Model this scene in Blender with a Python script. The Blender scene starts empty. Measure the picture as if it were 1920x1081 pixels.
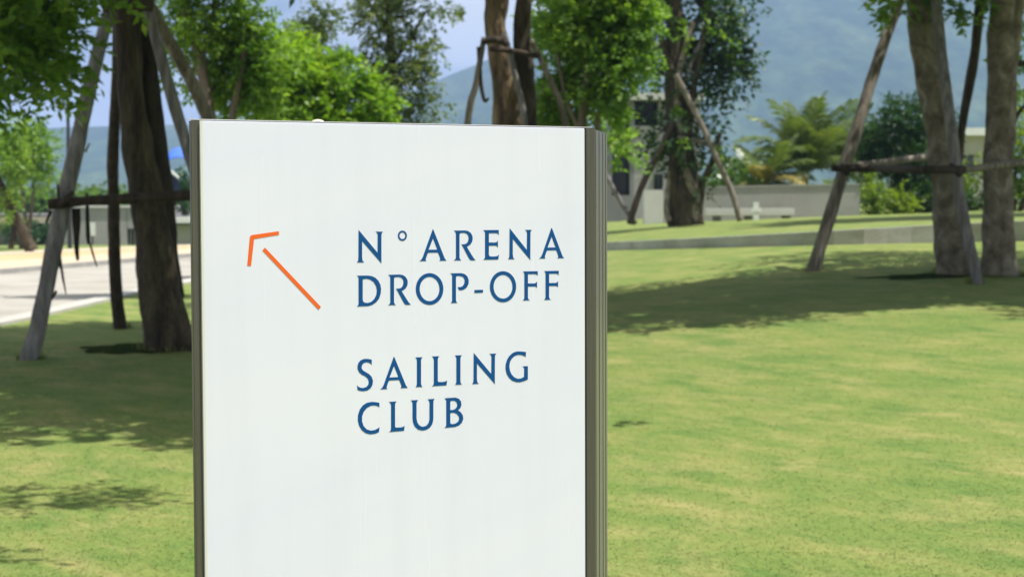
import bpy, bmesh, math, random
import numpy as np
from mathutils import Vector, Matrix, noise

R = math.radians
random.seed(4)
rng = np.random.default_rng(11)
scene = bpy.context.scene
col = scene.collection

# ------------------------------------------------------------------ camera
FPX = 3400.0
PITCH = math.atan((540.5 - 377.15) / FPX)
ROLL = -0.00363
cam_d = bpy.data.cameras.new('camera')
cam = bpy.data.objects.new('camera', cam_d)
col.objects.link(cam)
cam_d.sensor_width = 36.0
cam_d.lens = 36.0 * FPX / 1920.0
cam_d.clip_start = 0.05
cam_d.clip_end = 12000
cam.matrix_world = Matrix.Translation((0, 0, 1.6)) @ Matrix.Rotation(math.pi / 2 - PITCH, 4, 'X') @ Matrix.Rotation(ROLL, 4, 'Z')
cam_d.dof.use_dof = True
cam_d.dof.focus_distance = 3.12
cam_d.dof.aperture_fstop = 10.0
scene.camera = cam

# ------------------------------------------------------------------ light
SUN_EL, SUN_AZ = R(66), math.atan2(-0.30, 0.95)         # azimuth as an angle in the ground plane from +x
sun_dir = Vector((math.cos(SUN_AZ) * math.cos(SUN_EL), math.sin(SUN_AZ) * math.cos(SUN_EL), math.sin(SUN_EL)))
world = bpy.data.worlds.new('World')
scene.world = world
world.use_nodes = True
wn, wl = world.node_tree.nodes, world.node_tree.links
wn.clear()
w_out = wn.new('ShaderNodeOutputWorld')
w_bg = wn.new('ShaderNodeBackground')
w_sky = wn.new('ShaderNodeTexSky')
w_sky.sky_type = 'NISHITA'
w_sky.sun_disc = False
w_sky.sun_elevation = SUN_EL
w_sky.sun_rotation = math.pi / 2 - SUN_AZ
w_sky.air_density = 1.0
w_sky.dust_density = 1.5
w_sky.ozone_density = 1.5
w_bg.inputs['Strength'].default_value = 0.052
w_tc = wn.new('ShaderNodeTexCoord')
w_map = wn.new('ShaderNodeMapping')
w_map.inputs['Scale'].default_value = (3.0, 3.0, 9.0)
w_map.inputs['Location'].default_value = (2.1, 0.9, 0.7)
w_noise = wn.new('ShaderNodeTexNoise')
w_noise.inputs['Scale'].default_value = 1.6
w_noise.inputs['Detail'].default_value = 7
w_noise.inputs['Roughness'].default_value = 0.55
w_ramp = wn.new('ShaderNodeValToRGB')
w_ramp.color_ramp.elements[0].position = 0.40
w_ramp.color_ramp.elements[1].position = 0.57
w_mix = wn.new('ShaderNodeMixRGB')
w_mix.inputs['Color2'].default_value = (13.2, 13.4, 12.9, 1)
wl.new(w_tc.outputs['Generated'], w_map.inputs['Vector'])
wl.new(w_map.outputs['Vector'], w_noise.inputs['Vector'])
wl.new(w_noise.outputs['Fac'], w_ramp.inputs['Fac'])
wl.new(w_ramp.outputs['Color'], w_mix.inputs['Fac'])
wl.new(w_sky.outputs['Color'], w_mix.inputs['Color1'])
wl.new(w_mix.outputs['Color'], w_bg.inputs['Color'])
wl.new(w_bg.outputs['Background'], w_out.inputs['Surface'])

sun_d = bpy.data.lights.new('sun', 'SUN')
sun_d.energy = 5.0
sun_d.angle = R(0.53)
sun_d.color = (1.0, 0.96, 0.90)
sun = bpy.data.objects.new('sun', sun_d)
col.objects.link(sun)
sun.rotation_euler = (-sun_dir).to_track_quat('-Z', 'Y').to_euler()
sun.location = (0, 0, 30)

scene.view_settings.view_transform = 'Standard'
scene.view_settings.look = 'None'
scene.view_settings.gamma = 1.0
scene.view_settings.use_curve_mapping = False
scene.view_settings.exposure = 0.60
scene.cycles.max_bounces = 8
scene.cycles.transparent_max_bounces = 8
scene.cycles.volume_bounces = 1

# ------------------------------------------------------------------ helpers
def link(o, parent=None):
    col.objects.link(o)
    if parent is not None:
        o.parent = parent
    return o

def thing(name, label, cat, loc=(0, 0, 0), rz=0.0, group=None):
    o = bpy.data.objects.new(name, None)
    o.empty_display_size = 0.2
    o.location = loc
    o.rotation_euler = (0, 0, rz)
    link(o)
    tag(o, label, cat, group)
    return o

def tag(o, label=None, cat=None, group=None, kind=None):
    if label: o['label'] = label
    if cat: o['category'] = cat
    if group: o['group'] = group
    if kind: o['kind'] = kind
    return o

def mesh_obj(name, verts, faces, mat, parent=None, smooth=False, world=True):
    """verts in world coordinates; kept in the parent's frame when it has a location only"""
    me = bpy.data.meshes.new(name)
    if parent is not None and world:
        M = parent_matrix(parent).inverted()
        verts = [tuple(M @ Vector(v)) for v in verts]
    me.from_pydata([tuple(v) for v in verts], [], [tuple(f) for f in faces])
    if mat: me.materials.append(mat)
    if smooth:
        me.polygons.foreach_set('use_smooth', [True] * len(me.polygons))
    me.update()
    return link(bpy.data.objects.new(name, me), parent)

def parent_matrix(p):
    M = Matrix.Identity(4)
    while p is not None:
        M = Matrix.Translation(p.location) @ p.rotation_euler.to_matrix().to_4x4() @ M
        p = p.parent
    return M

def np_mesh(name, V, F, mat, parent=None, smooth=False, local_off=None):
    """fast mesh from numpy; V world coords, F (n,k)"""
    me = bpy.data.meshes.new(name)
    V = np.asarray(V, dtype=np.float32)
    if parent is not None:
        M = np.array(parent_matrix(parent).inverted())
        V = V @ M[:3, :3].T.astype(np.float32) + M[:3, 3].astype(np.float32)
    F = np.asarray(F, dtype=np.int32)
    k = F.shape[1]
    me.vertices.add(len(V)); me.vertices.foreach_set('co', V.ravel())
    me.loops.add(F.size); me.loops.foreach_set('vertex_index', F.ravel())
    me.polygons.add(len(F))
    me.polygons.foreach_set('loop_start', np.arange(0, F.size, k, dtype=np.int32))
    me.polygons.foreach_set('loop_total', np.full(len(F), k, dtype=np.int32))
    if smooth: me.polygons.foreach_set('use_smooth', np.ones(len(F), dtype=bool))
    me.update(calc_edges=True)
    me.validate()
    if mat: me.materials.append(mat)
    return link(bpy.data.objects.new(name, me), parent)

def ray(px, py):
    x, y = (px - 960) / FPX, -(py - 540.5) / FPX
    c, s = math.cos(ROLL), math.sin(ROLL)
    x, y = x * c - y * s, x * s + y * c
    ct, st = math.cos(PITCH), math.sin(PITCH)
    return Vector((x, ct + y * st, y * ct - st))

def at(px, py, d):
    """point seen at (px, py) of the 1920 px photograph, d metres in front"""
    r = ray(px, py)
    return Vector((r.x * d / r.y, d, 1.6 + r.z * d / r.y))

def sst(a, b, x):
    t = min(1, max(0, (x - a) / (b - a)))
    return t * t * (3 - 2 * t)

def gz(x, y):
    """terrain height"""
    h = 0.92 * sst(-2.2, 6.5, x) * sst(8, 40, y)
    h += 0.35 * sst(6, 16, x) * sst(10, 30, y)
    h -= 0.9 * sst(66, 100, y) * (1 - sst(-1, 6, x))
    h -= 0.10 * (1 - sst(-12, -6.5, x)) * 0
    return h

def hit(px, py):
    r = ray(px, py)
    d = 4.0
    while d < 120:
        p = at(px, py, d)
        if p.z <= gz(p.x, p.y):
            return Vector((p.x, p.y, gz(p.x, p.y)))
        d += 0.05
    return at(px, py, 100)

def on_ground(x, y, dz=0.0):
    return Vector((x, y, gz(x, y) + dz))

# ------------------------------------------------------------------ material helpers
def new_mat(name, base=(0.5, 0.5, 0.5), rough=0.8, spec=0.3, metal=0.0):
    m = bpy.data.materials.new(name)
    m.use_nodes = True
    b = m.node_tree.nodes['Principled BSDF']
    b.inputs['Base Color'].default_value = (*base, 1)
    b.inputs['Roughness'].default_value = rough
    b.inputs['Metallic'].default_value = metal
    b.inputs['Specular IOR Level'].default_value = spec
    return m

def nd(m, t, **kw):
    n = m.node_tree.nodes.new(t)
    for k, v in kw.items():
        if k in n.inputs: n.inputs[k].default_value = v
        else: setattr(n, k, v)
    return n

def mottled(name, cols, scale=4.0, stretch=(1, 1, 1), detail=6, rough=0.85, bump=0.3, bump_scale=None, spec=0.3,
            pos=None, coord='Object', dist=0.02, fine=None, contrast=None, distortion=0.0):
    """noise between several colours, with bump; optional second fine noise multiplied on"""
    m = new_mat(name, cols[0], rough, spec)
    L = m.node_tree.links.new
    b = m.node_tree.nodes['Principled BSDF']
    tc = nd(m, 'ShaderNodeTexCoord')
    mp = nd(m, 'ShaderNodeMapping'); mp.inputs['Scale'].default_value = stretch
    L(tc.outputs[coord], mp.inputs['Vector'])
    n1 = nd(m, 'ShaderNodeTexNoise'); n1.inputs['Scale'].default_value = scale
    n1.inputs['Detail'].default_value = detail; n1.inputs['Roughness'].default_value = 0.62
    n1.inputs['Distortion'].default_value = distortion
    L(mp.outputs['Vector'], n1.inputs['Vector'])
    rp = nd(m, 'ShaderNodeValToRGB')
    e = rp.color_ramp.elements
    pos = pos or [0.32 + 0.36 * i / (len(cols) - 1) for i in range(len(cols))]
    e[0].position, e[0].color = pos[0], (*cols[0], 1)
    e[1].position, e[1].color = pos[-1], (*cols[-1], 1)
    for p, c in list(zip(pos, cols))[1:-1]:
        q = e.new(p); q.color = (*c, 1)
    L(n1.outputs['Fac'], rp.inputs['Fac'])
    out = rp.outputs['Color']
    if fine:
        n2 = nd(m, 'ShaderNodeTexNoise'); n2.inputs['Scale'].default_value = fine[0]
        n2.inputs['Detail'].default_value = 4; n2.inputs['Roughness'].default_value = 0.7
        L(mp.outputs['Vector'], n2.inputs['Vector'])
        r2 = nd(m, 'ShaderNodeMapRange')
        r2.inputs['From Min'].default_value = 0.3; r2.inputs['From Max'].default_value = 0.7
        r2.inputs['To Min'].default_value = fine[1]; r2.inputs['To Max'].default_value = fine[2]
        L(n2.outputs['Fac'], r2.inputs['Value'])
        mx = nd(m, 'ShaderNodeMixRGB'); mx.blend_type = 'MULTIPLY'; mx.inputs['Fac'].default_value = 1
        L(out, mx.inputs['Color1']); L(r2.outputs['Result'], mx.inputs['Color2'])
        out = mx.outputs['Color']
    L(out, b.inputs['Base Color'])
    if bump:
        n3 = nd(m, 'ShaderNodeTexNoise'); n3.inputs['Scale'].default_value = bump_scale or scale * 3
        n3.inputs['Detail'].default_value = 5
        L(mp.outputs['Vector'], n3.inputs['Vector'])
        bp = nd(m, 'ShaderNodeBump'); bp.inputs['Strength'].default_value = bump; bp.inputs['Distance'].default_value = dist
        L(n3.outputs['Fac'], bp.inputs['Height']); L(bp.outputs['Normal'], b.inputs['Normal'])
    return m

def leaf_mat(name, dark, light, tip=None, trans=0.45, rough=0.45, tip_pos=0.86):
    """two sided leaf: each leaf its own shade, light passes through"""
    m = bpy.data.materials.new(name); m.use_nodes = True
    nt = m.node_tree; L = nt.links.new
    b = nt.nodes['Principled BSDF']
    b.inputs['Roughness'].default_value = rough
    b.inputs['Specular IOR Level'].default_value = 0.35
    geo = nd(m, 'ShaderNodeNewGeometry')
    rp = nd(m, 'ShaderNodeValToRGB')
    e = rp.color_ramp.elements
    e[0].position, e[0].color = 0.0, (*dark, 1)
    e[1].position, e[1].color = 1.0, (*(tip or light), 1)
    q = e.new(tip_pos - 0.06 if tip else 0.85); q.color = (*light, 1)
    # clump-scale drift: whole sprays shift together
    tc = nd(m, 'ShaderNodeTexCoord')
    n1 = nd(m, 'ShaderNodeTexNoise'); n1.inputs['Scale'].default_value = 1.1; n1.inputs['Detail'].default_value = 2
    L(tc.outputs['Object'], n1.inputs['Vector'])
    mr = nd(m, 'ShaderNodeMapRange'); mr.inputs['From Min'].default_value = 0.32; mr.inputs['From Max'].default_value = 0.68
    L(n1.outputs['Fac'], mr.inputs['Value'])
    mm = nd(m, 'ShaderNodeMath'); mm.operation = 'MULTIPLY'; mm.inputs[1].default_value = 0.5
    L(geo.outputs['Random Per Island'], mm.inputs[0])
    ma = nd(m, 'ShaderNodeMath'); ma.operation = 'MULTIPLY_ADD'; ma.inputs[1].default_value = 0.5
    L(mr.outputs['Result'], ma.inputs[0]); L(mm.outputs[0], ma.inputs[2])
    L(ma.outputs[0], rp.inputs['Fac'])
    L(rp.outputs['Color'], b.inputs['Base Color'])
    tr = nd(m, 'ShaderNodeBsdfTranslucent')
    g = nd(m, 'ShaderNodeMixRGB'); g.blend_type = 'MULTIPLY'; g.inputs['Fac'].default_value = 1
    g.inputs['Color2'].default_value = (1.5, 1.6, 0.55, 1)
    L(rp.outputs['Color'], g.inputs['Color1']); L(g.outputs['Color'], tr.inputs['Color'])
    mx = nd(m, 'ShaderNodeMixShader'); mx.inputs['Fac'].default_value = trans
    L(b.outputs['BSDF'], mx.inputs[1]); L(tr.outputs['BSDF'], mx.inputs[2])
    L(mx.outputs['Shader'], nt.nodes['Material Output'].inputs['Surface'])
    return m

# ------------------------------------------------------------------ materials
M = {}
def grass_mat(name, roots=1.0):
    m = new_mat(name, (0.15, 0.2, 0.05), 0.9, 0.15)
    L = m.node_tree.links.new
    b = m.node_tree.nodes['Principled BSDF']
    tc = nd(m, 'ShaderNodeTexCoord')
    def noise_fac(scale, stretch, detail, rot=0.0, rough=0.6, dist=0.0):
        m0 = nd(m, 'ShaderNodeMapping'); m0.inputs['Rotation'].default_value = (0, 0, rot)
        L(tc.outputs['Object'], m0.inputs['Vector'])
        mp = nd(m, 'ShaderNodeMapping'); mp.inputs['Scale'].default_value = stretch
        L(m0.outputs['Vector'], mp.inputs['Vector'])
        n = nd(m, 'ShaderNodeTexNoise'); n.inputs['Scale'].default_value = scale; n.inputs['Detail'].default_value = detail
        n.inputs['Roughness'].default_value = rough; n.inputs['Distortion'].default_value = dist
        L(mp.outputs['Vector'], n.inputs['Vector'])
        return n.outputs['Fac']
    def ramp(fac, stops):
        r = nd(m, 'ShaderNodeValToRGB'); e = r.color_ramp.elements
        e[0].position, e[0].color = stops[0][0], (*stops[0][1], 1)
        e[1].position, e[1].color = stops[-1][0], (*stops[-1][1], 1)
        for p, c in stops[1:-1]:
            q = e.new(p); q.color = (*c, 1)
        L(fac, r.inputs['Fac']); return r.outputs['Color']
    def mix(a, c, fac, mode='MIX'):
        x = nd(m, 'ShaderNodeMixRGB'); x.blend_type = mode
        if isinstance(fac, float): x.inputs['Fac'].default_value = fac
        else: L(fac, x.inputs['Fac'])
        L(a, x.inputs['Color1']); L(c, x.inputs['Color2']); return x.outputs['Color']
    green = ramp(noise_fac(1.7, (1.2, 0.62, 1), 10, -0.42, 0.74, 0.2), [(0.33, (0.088, 0.165, 0.036)), (0.5, (0.148, 0.205, 0.050)), (0.66, (0.205, 0.232, 0.066))])
    dry = ramp(noise_fac(1.5, (1.3, 0.6, 1), 10, -0.6, 0.76, 0.3), [(0.47, (0, 0, 0)), (0.70, (1, 1, 1))])
    c = mix(green, ramp(noise_fac(5, (1, 1, 1), 4), [(0.3, (0.225, 0.235, 0.075)), (0.7, (0.32, 0.285, 0.115))]), dry)
    fine = ramp(noise_fac(13, (1, 1, 1), 6, 0, 0.8), [(0.3, (0.84, 0.87, 0.80)), (0.5, (1, 1, 1)), (0.7, (1.12, 1.09, 1.06))])
    c = mix(c, fine, 1.0, 'MULTIPLY')
    spots = ramp(noise_fac(5, (1, 1, 1), 1), [(0.17, (0.4, 0.42, 0.35)), (0.21, (1, 1, 1))])
    c = mix(c, spots, 1.0, 'MULTIPLY')
    L(c, b.inputs['Base Color'])
    bp = nd(m, 'ShaderNodeBump'); bp.inputs['Strength'].default_value = 0.08; bp.inputs['Distance'].default_value = 0.02
    L(noise_fac(40, (1, 1, 1), 5, 0, 0.75), bp.inputs['Height']); L(bp.outputs['Normal'], b.inputs['Normal'])
    return m
M['grass'] = grass_mat('lawn grass')
M['far_ground'] = mottled('far ground', [(0.05, 0.08, 0.03), (0.09, 0.12, 0.04)], 0.02, bump=0)
M['forest'] = mottled('forest hillside', [(0.025, 0.05, 0.035), (0.04, 0.075, 0.04), (0.075, 0.11, 0.055)], 0.02, (1, 0.16, 1.2), detail=12, bump=0.0, rough=1.0, spec=0.0, pos=[0.34, 0.5, 0.68], fine=(0.09, 0.6, 1.4))
M['road'] = mottled('pale concrete road', [(0.29, 0.27, 0.235), (0.36, 0.34, 0.295), (0.41, 0.385, 0.34)], 0.7, bump=0.15, bump_scale=60, fine=(30, 0.9, 1.08))
M['kerb'] = mottled('whitish kerb concrete', [(0.40, 0.39, 0.35), (0.52, 0.50, 0.46)], 3, bump=0.2, fine=(25, 0.85, 1.05))
M['grey_kerb'] = mottled('grey kerb concrete', [(0.24, 0.24, 0.23), (0.34, 0.33, 0.31)], 3, bump=0.2)
M['cream_pave'] = mottled('cream paving', [(0.46, 0.385, 0.27), (0.55, 0.47, 0.35)], 2, bump=0.2, fine=(18, 0.88, 1.06))
M['sand'] = mottled('orange sand', [(0.50, 0.33, 0.17), (0.60, 0.43, 0.25)], 1.2, (0.4, 1.4, 1), bump=0.3, fine=(12, 0.85, 1.1))
M['ret_wall'] = mottled('weathered retaining wall', [(0.30, 0.29, 0.25), (0.42, 0.41, 0.38), (0.50, 0.49, 0.46)], 0.9, (1, 1, 2.2), bump=0.2, fine=(14, 0.85, 1.05))
M['render_grey'] = mottled('grey render', [(0.30, 0.29, 0.29), (0.37, 0.36, 0.355)], 0.8, bump=0.1, fine=(9, 0.92, 1.04))
M['render_dark'] = mottled('dark grey render', [(0.17, 0.17, 0.175), (0.23, 0.225, 0.225)], 0.6, bump=0.1)
M['render_beige'] = mottled('beige render', [(0.37, 0.35, 0.31), (0.44, 0.42, 0.37)], 0.6, bump=0.1)
M['render_white'] = mottled('off white render', [(0.50, 0.49, 0.48), (0.60, 0.59, 0.58)], 0.8, bump=0.1)
M['roof_grey'] = mottled('grey roof sheet', [(0.20, 0.20, 0.21), (0.27, 0.27, 0.28)], 0.8, bump=0.1)
M['white'] = mottled('white painted metal', [(0.70, 0.70, 0.69), (0.78, 0.78, 0.77)], 2, bump=0.0, rough=0.5)
M['glass_dark'] = new_mat('dark window glass', (0.02, 0.025, 0.028), 0.08, 0.6)
M['foot_shadow'] = mottled('painted trunk shadow', [(0.016, 0.026, 0.010), (0.045, 0.065, 0.02)], 9, bump=0.6, dist=0.03, spec=0.0)  # dark green colour standing in for shadow at the trunk feet
M['lamp_metal'] = new_mat('dark lamp metal', (0.05, 0.055, 0.06), 0.45, 0.5, 0.6)
M['blue_canvas'] = mottled('bright blue canvas', [(0.05, 0.14, 0.62), (0.09, 0.22, 0.75)], 3, bump=0.2, rough=0.7)
M['navy'] = mottled('navy canvas', [(0.010, 0.016, 0.06), (0.02, 0.03, 0.09)], 3, bump=0.2, rough=0.7)
M['bark_dark'] = mottled('dark brown bark', [(0.022, 0.017, 0.011), (0.065, 0.050, 0.030), (0.12, 0.096, 0.06)], 3.2, (2.2, 2.2, 0.55), bump=1.0, bump_scale=9, dist=0.05, fine=(26, 0.6, 1.2))
M['bark_black'] = mottled('blackish brown bark', [(0.02, 0.015, 0.01), (0.055, 0.042, 0.028)], 4, (2, 2, 0.6), bump=0.9, bump_scale=10, dist=0.04, fine=(26, 0.6, 1.2))
M['bark_pale'] = mottled('pale mottled bark', [(0.10, 0.078, 0.056), (0.20, 0.168, 0.13), (0.36, 0.32, 0.265)], 3.2, (1.2, 1.2, 1.2), pos=[0.34, 0.50, 0.68], bump=0.8, bump_scale=12, dist=0.03, fine=(30, 0.75, 1.15), distortion=0.6)
M['bark_tan'] = mottled('tan flaking bark', [(0.05, 0.033, 0.02), (0.15, 0.105, 0.06), (0.30, 0.21, 0.12)], 2.4, (3, 3, 0.6), pos=[0.36, 0.5, 0.68], bump=0.9, bump_scale=10, dist=0.04, fine=(26, 0.7, 1.15))
M['bark_far'] = mottled('grey brown bark', [(0.09, 0.07, 0.05), (0.20, 0.165, 0.125)], 2.5, (2, 2, 0.6), bump=0.6, bump_scale=8, dist=0.04)
M['log_grey'] = mottled('weathered grey log', [(0.10, 0.092, 0.09), (0.20, 0.185, 0.182), (0.31, 0.29, 0.285)], 3.0, (5, 5, 0.6), bump=0.7, bump_scale=10, dist=0.02, fine=(30, 0.75, 1.15))
M['log_brown'] = mottled('weathered brown log', [(0.09, 0.076, 0.06), (0.20, 0.172, 0.138), (0.32, 0.285, 0.235)], 3.0, (5, 5, 0.6), bump=0.7, bump_scale=10, dist=0.02, fine=(30, 0.75, 1.15))
M['log_dark'] = mottled('dark stained log', [(0.025, 0.018, 0.013), (0.075, 0.055, 0.04)], 3.0, (5, 5, 0.6), bump=0.7, bump_scale=10, dist=0.02)
M['strip'] = mottled('blackened bark strip', [(0.015, 0.012, 0.01), (0.05, 0.04, 0.03)], 6, bump=0.5)
M['rope'] = mottled('dark binding rope', [(0.03, 0.022, 0.016), (0.08, 0.06, 0.045)], 20, bump=0.8)
M['leaf_bright'] = leaf_mat('bright green leaves', (0.045, 0.13, 0.022), (0.23, 0.36, 0.055), (0.42, 0.50, 0.08))
M['leaf_lime'] = leaf_mat('lime leaves with pinkish tips', (0.06, 0.17, 0.022), (0.30, 0.44, 0.045), (0.50, 0.38, 0.16), tip_pos=0.93)
M['leaf_mid'] = leaf_mat('mid green leaves', (0.035, 0.10, 0.028), (0.16, 0.27, 0.055), (0.30, 0.38, 0.08), trans=0.4)
M['leaf_canopy'] = leaf_mat('thick canopy leaves', (0.02, 0.06, 0.018), (0.07, 0.14, 0.035), None, trans=0.12)
M['leaf_olive'] = leaf_mat('olive leaves', (0.045, 0.08, 0.028), (0.15, 0.20, 0.065), (0.30, 0.33, 0.10), trans=0.35)
M['leaf_dark'] = leaf_mat('dark glossy leaves', (0.010, 0.032, 0.013), (0.05, 0.105, 0.034), (0.13, 0.21, 0.06), trans=0.28, rough=0.3)
M['leaf_deep'] = leaf_mat('deep green shrub leaves', (0.010, 0.035, 0.012), (0.04, 0.10, 0.025), (0.08, 0.17, 0.03), trans=0.3)
M['leaf_yellow'] = leaf_mat('yellow green leaves', (0.05, 0.11, 0.015), (0.22, 0.30, 0.03), (0.36, 0.38, 0.05), trans=0.45)
M['frond'] = leaf_mat('palm leaflets', (0.045, 0.09, 0.025), (0.17, 0.22, 0.065), (0.38, 0.38, 0.15), trans=0.3, rough=0.35)
M['frond_dry'] = leaf_mat('yellowed palm leaflets', (0.16, 0.14, 0.04), (0.36, 0.30, 0.10), (0.42, 0.34, 0.14), trans=0.25)

# ------------------------------------------------------------------ the ground
def gz_np(X, Y):
    def s(a, b, x):
        t = np.clip((x - a) / (b - a), 0, 1); return t * t * (3 - 2 * t)
    h = 0.92 * s(-2.2, 6.5, X) * s(8, 40, Y) + 0.35 * s(6, 16, X) * s(10, 30, Y)
    h -= 0.9 * s(66, 100, Y) * (1 - s(-1, 6, X))
    return h
xs = np.concatenate([np.linspace(-70, -14, 40), np.linspace(-13.5, 20, 135), np.linspace(21, 80, 40)])
ys = np.concatenate([np.linspace(-30, 4, 18), np.linspace(4.3, 60, 200), np.linspace(61, 150, 60)])
GX, GY = np.meshgrid(xs, ys)
GZ = gz_np(GX, GY)
edge = (GX == xs[0]) | (GX == xs[-1]) | (GY == ys[0]) | (GY == ys[-1])
GZ = np.where(edge, -1.4, GZ)
V = np.stack([GX, GY, GZ], -1).reshape(-1, 3)
nx, ny = len(xs), len(ys)
I = (np.arange(ny - 1)[:, None] * nx + np.arange(nx - 1)[None, :]).ravel()
F = np.stack([I, I + 1, I + nx + 1, I + nx], 1)
lawn = np_mesh('lawn', V, F, M['grass'], smooth=True)
tag(lawn, kind='structure')
fg = mesh_obj('far_ground', [(-7000, -300, -1.1), (7000, -300, -1.1), (7000, 8000, -1.1), (-7000, 8000, -1.1)], [(0, 1, 2, 3)], M['far_ground'])
tag(fg, kind='structure')

# cut grass standing on the near lawn
def visible_band(n, y0, y1, xa, xb):
    y = y0 + (y1 - y0) * rng.random(n) ** 1.25
    k = xa + (xb - xa) * rng.random(n)
    return k * y, y
parts = []
for n, y0, y1, a, b in ((70000, 7.2, 21, -0.31, -0.155), (110000, 7.2, 21, 0.03, 0.31)):
    x, y = visible_band(n, y0, y1, a, b)
    parts.append(np.stack([x, y], 1))
P = np.concatenate(parts)
n = len(P)
z = gz_np(P[:, 0], P[:, 1])
ang = rng.random(n) * 2 * np.pi
hgt = 0.003 + 0.006 * rng.random(n)
wd = 0.003 + 0.003 * rng.random(n)
lean = rng.normal(0, 0.022, (n, 2))
base = np.stack([P[:, 0], P[:, 1], z - 0.002], 1)
side = np.stack([np.cos(ang) * wd, np.sin(ang) * wd, np.zeros(n)], 1)
tip = base + np.stack([lean[:, 0], lean[:, 1], hgt], 1)
GV = np.stack([base - side, base + side, tip], 1).reshape(-1, 3)
GF = np.arange(3 * n).reshape(-1, 3)
gr = np_mesh('grass', GV, GF, M['grass'])
tag(gr, 'short mown grass blades covering the near lawn on both sides of the sign', 'grass', kind='stuff')

def tuft_points():
    out = []
    for px, py, r, n in ((322, 656, .34, 260), (52, 674, .12, 110), (226, 616, .10, 90), (1790, 514, .30, 220), (1872, 517, .34, 240), (1527, 508, .12, 110), (1832, 533, .11, 110)):
        h = hit(px, py)
        a = rng.random(n) * 2 * np.pi; q = r * (0.75 + 0.55 * rng.random(n))
        out.append(np.stack([h.x + q * np.cos(a), h.y + 0.12 + q * np.sin(a)], 1))
    return np.concatenate(out)
TP = tuft_points(); n = len(TP)
z = gz_np(TP[:, 0], TP[:, 1]); ang = rng.random(n) * 2 * np.pi
base = np.stack([TP[:, 0], TP[:, 1], z - 0.01], 1); w = 0.007
side = np.stack([np.cos(ang) * w, np.sin(ang) * w, np.zeros(n)], 1)
tip = base + np.stack([rng.normal(0, 0.03, n), rng.normal(0, 0.03, n), 0.05 + 0.07 * rng.random(n)], 1)
tg = np_mesh('grass', np.stack([base - side, base + side, tip], 1).reshape(-1, 3), np.arange(3 * n).reshape(-1, 3), M['grass'])
tag(tg, 'longer uncut grass blades round the feet of the trunks and brace poles', 'grass', kind='stuff')

# mountains: a long ridge rising to the right
def ridge(px):
    t = [(-2600, 60), (-1200, 120), (-400, 146), (0, 139), (90, 131), (210, 136), (360, 140), (540, 145), (640, 160), (740, 190), (800, 213), (850, 232), (900, 250), (1000, 292),
         (1150, 345), (1300, 385), (1450, 420), (1600, 446), (1800, 455), (2100, 430), (2600, 330), (3400, 180), (5000, 60)]
    return float(np.interp(px, [a for a, _ in t], [b for _, b in t]))
def mountain(name, px0, px1, npx, r0, r1, nr, prof, rough_amp):
    V, F = [], []
    for i in range(npx):
        px = px0 + (px1 - px0) * i / (npx - 1)
        a = math.atan((px - 960) / FPX)
        for j in range(nr):
            t = j / (nr - 1)
            r = r0 + (r1 - r0) * t
            top = prof(px) / FPX * r1 * 0.98 + 1.6
            tt = min(1, t / 0.86)
            s = tt ** 1.25 if tt < 1 else 1
            x, y = math.sin(a) * r, math.cos(a) * r
            g = noise.fractal(Vector((x * 0.0022, y * 0.0022, 3.1)), 1.0, 2.0, 6)
            g2 = abs(noise.noise(Vector((a * 14 + 0.15 * g, t * 1.3, 0.7))))
            z = -3 + top * s + rough_amp * (g * 0.8 - g2 * 0.5) * math.sin(math.pi * min(1, tt * 0.94)) ** 0.8 * min(1, top / 200)
            if t > 0.9: z -= (t - 0.9) * 10 * top * 0.5
            V.append((x, y, z))
    for i in range(npx - 1):
        for j in range(nr - 1):
            k = i * nr + j
            F.append((k, k + nr, k + nr + 1, k + 1))
    o = mesh_obj(name, V, F, M['forest'], smooth=True)
    tag(o, kind='structure')
    return o
mountain('mountain', -2600, 5000, 420, 1500, 3000, 60, ridge, 20)

# haze
hz = bpy.data.materials.new('haze air'); hz.use_nodes = True
hz.node_tree.nodes.clear()
ho = hz.node_tree.nodes.new('ShaderNodeOutputMaterial')
hv = hz.node_tree.nodes.new('ShaderNodeVolumePrincipled')
hv.inputs['Color'].default_value = (0.42, 0.57, 0.95, 1)
hv.inputs['Density'].default_value = 0.00026
hv.inputs['Anisotropy'].default_value = 0.0
hz.node_tree.links.new(hv.outputs['Volume'], ho.inputs['Volume'])
x0, x1, y0, y1, z0, z1 = -7100, 7100, -400, 8100, -6, 470
o = mesh_obj('haze', [(x0, y0, z0), (x1, y0, z0), (x1, y1, z0), (x0, y1, z0), (x0, y0, z1), (x1, y0, z1), (x1, y1, z1), (x0, y1, z1)],
             [(0, 3, 2, 1), (4, 5, 6, 7), (0, 1, 5, 4), (1, 2, 6, 5), (2, 3, 7, 6), (3, 0, 4, 7)], hz)
tag(o, 'pale blue haze in the air before the mountains', 'haze', kind='stuff')

# ------------------------------------------------------------------ road, kerbs and pavement on the left
def strip_mesh(name, left, right, mat, dz, parent=None, thick=None):
    """sheet between two matched polylines (x, y), following the ground; with thickness it is a kerb"""
    n = len(left)
    V, F = [], []
    for (a, b) in zip(left, right):
        V.append(on_ground(a[0], a[1], dz)); V.append(on_ground(b[0], b[1], dz))
    for i in range(n - 1):
        F.append((2 * i, 2 * i + 1, 2 * i + 3, 2 * i + 2))
    if thick:
        m = len(V)
        V += [(v[0], v[1], v[2] - thick) for v in V]
        for i in range(n - 1):
            F.append((2 * i, 2 * i + 2, m + 2 * i + 2, m + 2 * i))
            F.append((2 * i + 1, m + 2 * i + 1, m + 2 * i + 3, 2 * i + 3))
        F.append((0, m, m + 1, 1)); F.append((2 * n - 2, 2 * n - 1, m + 2 * n - 1, m + 2 * n - 2))
    return mesh_obj(name, V, F, mat, parent)
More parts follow.
